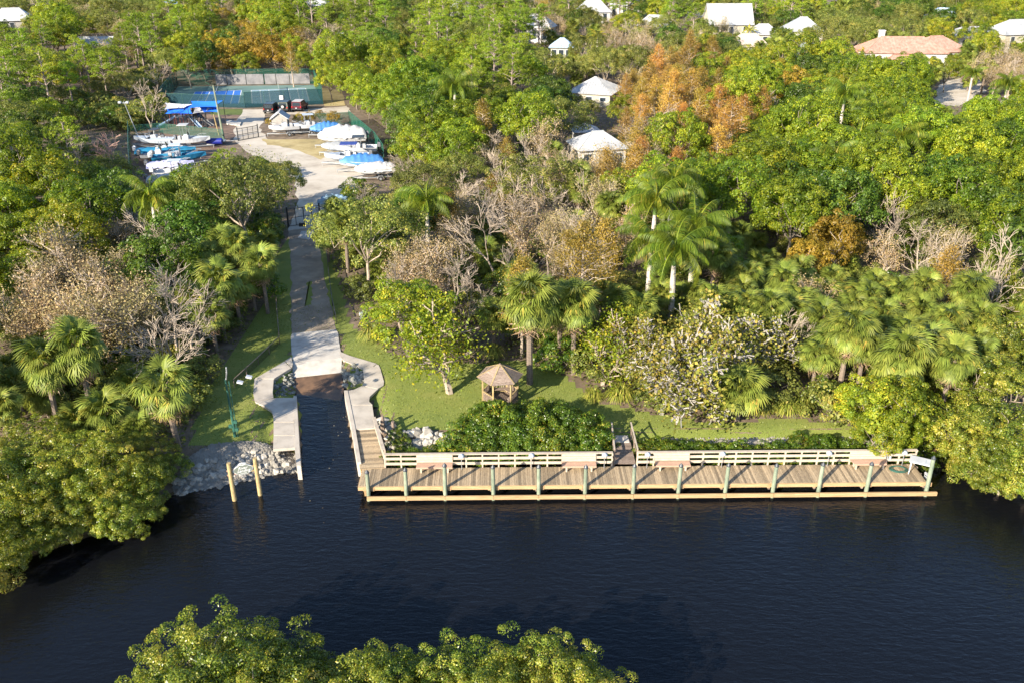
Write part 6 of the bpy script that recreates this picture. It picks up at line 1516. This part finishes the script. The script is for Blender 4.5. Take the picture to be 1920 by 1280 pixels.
for (ya, yb, ntry) in bands:
    for _ in range(ntry):
        y = rt.uniform(ya, yb); x = rt.uniform(-1, 1)*(y*0.60+10)
        u, v, f = Q(x, y, 6.0)
        if v < -28 or ((u < -45 or u > 1960) and (y > 110 or x > 0)): continue
        ju, jv = u + rt.gauss(0, 26), v + rt.gauss(0, 20)
        ci, ri = int(min(max(ju//80, 0), 23)), int(min(max((jv+6)//60, 0), len(MAP)-1))
        if v > 930: continue
        code = SPECIES[MAP[ri][ci]] 
        if code in MIX and rt.random() < 0.75: code = SPECIES[rt.choice(MIX[code])]
        k = rt.choice(KINDS[code]); a, b = SC[code]; s = rt.uniform(a, b)
        if y > 200: s *= 1.12
        if y < 66:
            h = float(height(np.array([x]), np.array([y]))[0])
            if h < 0.5: continue
        if blocked(x, y, k.R*s, k.H*s, s): continue
        if not ok_place(x, y, k.R*s*(0.66 if code in 'SJ' else 1)): continue
        kk = k
        if code in FARK and y > 110: kk = FARK[code][KINDS[code].index(k)]
        plant(kk, x, y, 1.0, s, rt.uniform(0, 6.28), None, None, s*rt.uniform(0.88, 1.15))
        WD8.setdefault((int(x//8), int(y//8)), []).append((x, y, k.R*s)); nplaced += 1
# small bushes filling the forest edge
nb_ = 0
for _ in range(1500):
    y = 50 + 90*rt.random()**1.3; x = rt.uniform(-1, 1)*(y*0.60+4)
    u, v, f = Q(x, y, 1.6)
    if v > 850 or blocked(x, y, 1.3, 1.8, 1): continue
    h = 1.0 if y > 66 else float(height(np.array([x]), np.array([y]))[0])
    if h < 0.6: continue
    if any((a-x)**2+(b-y)**2 < 1.3 for (a, b, r) in WD8.get((int(x//8), int(y//8)), ())): continue
    code = 'U' if rt.random() < 0.6 else ('S' if rt.random() < 0.35 and y < 90 else 'H')
    k = rt.choice(KINDS[code]) if code != 'S' else KINDS['S'][2]
    if code == 'S': k = Kind("cabbage_palm", k.cat, "low fan palm", k.parts, k.R, 1.5)
    plant(k, x, y, h if code != 'S' else h-1.2, rt.uniform(0.8, 1.25) if code != 'H' else rt.uniform(1.1,1.7), rt.uniform(0, 6.28), None, "low bushes under the wood's edge")
    WD8.setdefault((int(x//8), int(y//8)), []).append((x, y, 0.9)); nb_ += 1
    if nb_ > 290: break
# ground cover of loose leaves
g = np.random.default_rng(9); n = 110000
yy = 50 + 120*g.random(n)**1.2; xx = g.uniform(-1,1,n)*(yy*0.6+5); hz_ = np.where(yy > 66, 1.0, height(xx, yy))
okm = hz_ > 0.75
uu = 960 + FPX*xx/(yy*math.cos(PITCH)+(CAMZ-1)*math.sin(PITCH)); vv = 640 - FPX*(yy*math.sin(PITCH)-(CAMZ-1)*math.cos(PITCH))/(yy*math.cos(PITCH)+(CAMZ-1)*math.sin(PITCH))
for poly in (KEEP[0][0], KEEP[1][0]):
    inside = np.zeros(n, bool); j = len(poly)-1
    for i in range(len(poly)):
        xi, yi = poly[i]; xj, yj = poly[j]; c = ((yi > vv) != (yj > vv)) & (uu < (xj-xi)*(vv-yi)/((yj-yi) or 1e-9)+xi); inside ^= c; j = i
    okm &= ~inside
pos = np.stack([xx, yy, hz_ + 0.9*g.random(n)**2.2], -1)[okm]; nrm = unit(g.normal(size=pos.shape)*0.7 + np.array([0,0,1.0]))
v_, f_ = leaf_quads(pos, nrm, 0.24, g, 0.6)
struct(ob("undergrowth", npmesh("undergrowth", v_, f_, L_OLIVE, np.clip(g.normal(size=len(pos))*0.25+0.35,0,1))), 'stuff')

# ------------------------------------------------------------------ names for the plants: what, and by what one can find them
LM = [("the gazebo",937,740),("the flood lamp",440,800),("the rubble bank",440,880),("the boat ramp",595,660),("the wide gate",570,400),("the dirt drive",570,520),
      ("the boat row",330,290),("the play sails",355,205),("the court's back fence",460,140),("the parked cars",540,195),("the white draped boat",650,262),("the leafless white tree",275,180),
      ("the slim yard gate",470,245),("the ribbed roof house",1118,165),("the hidden white roof",1120,265),("the twin slim palms",1110,60),("the red tree house",1225,48),("the cream gabled house",1360,35),
      ("the date palm",1374,78),("the white hip roof",1503,48),("the terracotta villa",1690,90),("the villa drive",1790,160),("the long white roof",1820,60),("the far blue roof",1765,30),
      ("the far white roofs",1150,12),("the dark palm row",1530,85),("the royal palm by the yard woods",852,190),("the spread royal palm",799,400),("the royal palm cluster",1270,420),
      ("the dense royal palm group",1650,260),("the rust cypresses",1340,200),("the golden cypresses",1250,170),("the sea grape thicket",1300,700),("the big skirted fan palm",312,720),("the large yellow fan palm",995,560),
      ("the dock's table end",1720,850),("the gangway",1165,830),("the tall dock piles",900,890),("the utility pole in the pines",276,100),("the hazy oaks",60,30),("the pool in the woods",320,4),
      ("the oak over the drive",450,350),("the tan thicket",150,560),("the pale bare thicket",1830,480),("the bare thicket inland",1000,300),("the yellow bush trees",1690,745),("the peach tree house",182,75),
      ("the pale house front",1008,48),("the golden trees",590,20),("the far woods' brow",760,10),("the royal palm before the boats",282,372),("the lower pine slope",110,200),("the frame edge royal palm",18,270),("the pine crown belt",800,110),
      ("the broad leafy belt",760,220),("the fan palm slope",1560,560),("the green wood wall",1820,280),("the west bank mangroves",100,930),("the low point of the river",60,700),("the shaded grass",440,700),("the near bank point",400,1220),("the near bank tip",1020,1250),
      ("the green crown bank",60,420),("the twiggy slope",600,800),("the mid wood hollow",900,470),("the olive wood",720,470),("the copse by the bush trees",1560,690)]
LM = [(n, u, v) for n, u, v in LM if n not in ("the twiggy slope","the low point of the river")] 
LMW = [(n, *tuple(P(u, v, 3.0))[:2]) for n, u, v in LM]
NB = [0]
ORD_ = ["first","second","third","fourth","fifth","sixth","seventh","eighth","ninth","tenth","eleventh","twelfth","thirteenth","fourteenth","fifteenth","sixteenth","seventeenth","eighteenth","nineteenth","twentieth"]
ORD = ORD_ + [t_ + "-" + o for t_ in ("twenty","thirty","forty","fifty") for o in ["first","second","third","fourth","fifth","sixth","seventh","eighth","ninth"]]
buckets = {}
for r, k, lab, grp in PLANTS:
    u, v, f = Q(r.location.x, r.location.y, r.location.z + k.H*0.7*r.scale[2])
    w = k.words
    if lab: r['label'] = lab; r['group'] = grp or ("%s stand" % w if False else None) if grp else ""; 
    if lab:
        if not grp: del r['group']
        continue
    if grp and "near bank shading" in grp: NB[0] += 1; r['label'] = "tall leafy near bank tree, number %s counted along the shaded water from upstream" % ["one","two","three","four","five","six","seven","eight","nine","ten","eleven","twelve","thirteen","fourteen","fifteen","sixteen","seventeen","eighteen"][NB[0]-1]; r['group'] = grp; continue
    best = min(((u-a)**2 + ((v-b)*1.3)**2, n) for n, a, b in LM)
    size = "large " if r.scale[0] > 1.12 else ("small " if r.scale[0] < 0.8 else "")
    buckets.setdefault((size + w, best[1]), []).append((best[0], r, k, grp))
KG = {'palm': "palms of the riverside woods", 'tree': "trees of the riverside woods", 'bush': "bushes along the woods and bank", 'grass clump': "arching grass clumps by the bare sea grapes"}
for (w, n), L in buckets.items():
    L.sort(key=lambda q: q[0])
    for i, (d, r, k, grp) in enumerate(L):
        w = w.replace('thick skirt of dry brown leaves','brown dry skirt').replace('green fan palm with drooping leaf tips','green drooping fan palm').replace('thin rust cypress with bare pale limbs','thin bare limbed cypress').replace('green pine with rounded needle pads','green padded pine') if len(w+n) > 52 else w
        o_ = (ORD[i] + " ") if len(L) > 1 and i < len(ORD) else ""
        r['label'] = ("%s, %sout from %s" % (w, o_, n)) if o_ else ("%s standing by %s" % (w, n))
        r['group'] = "%s near %s" % (w, n) if len(L) > 1 else KG[k.cat]
print("PLANTS", len(PLANTS), "auto", nplaced, "bushes", nb_, "objects", len(S.objects))

# leaves and foam specks adrift near the launch
gg = random.Random(6); V = []; Fc = []
for _ in range(34):
    u, v = (gg.uniform(565,650), gg.uniform(745,890)) if gg.random() < 0.85 else (gg.uniform(450,700), gg.uniform(930,1000))
    p = P(u, v, 0.0); s_ = gg.uniform(0.03,0.06); a = gg.uniform(0,6.28); o = len(V)
    V += [(p.x+s_*math.cos(a+k*1.571), p.y+s_*math.sin(a+k*1.571), 0.012) for k in range(4)]; Fc.append((o,o+1,o+2,o+3))
struct(ob("floating_leaves", npmesh("floating_leaves", V, Fc, leafmat("fallen_leaf", [(0,(0.2,0.13,0.06)),(1,(0.5,0.42,0.28))], gain=(1,1,1)), [gg.random() for _ in Fc])), 'stuff')
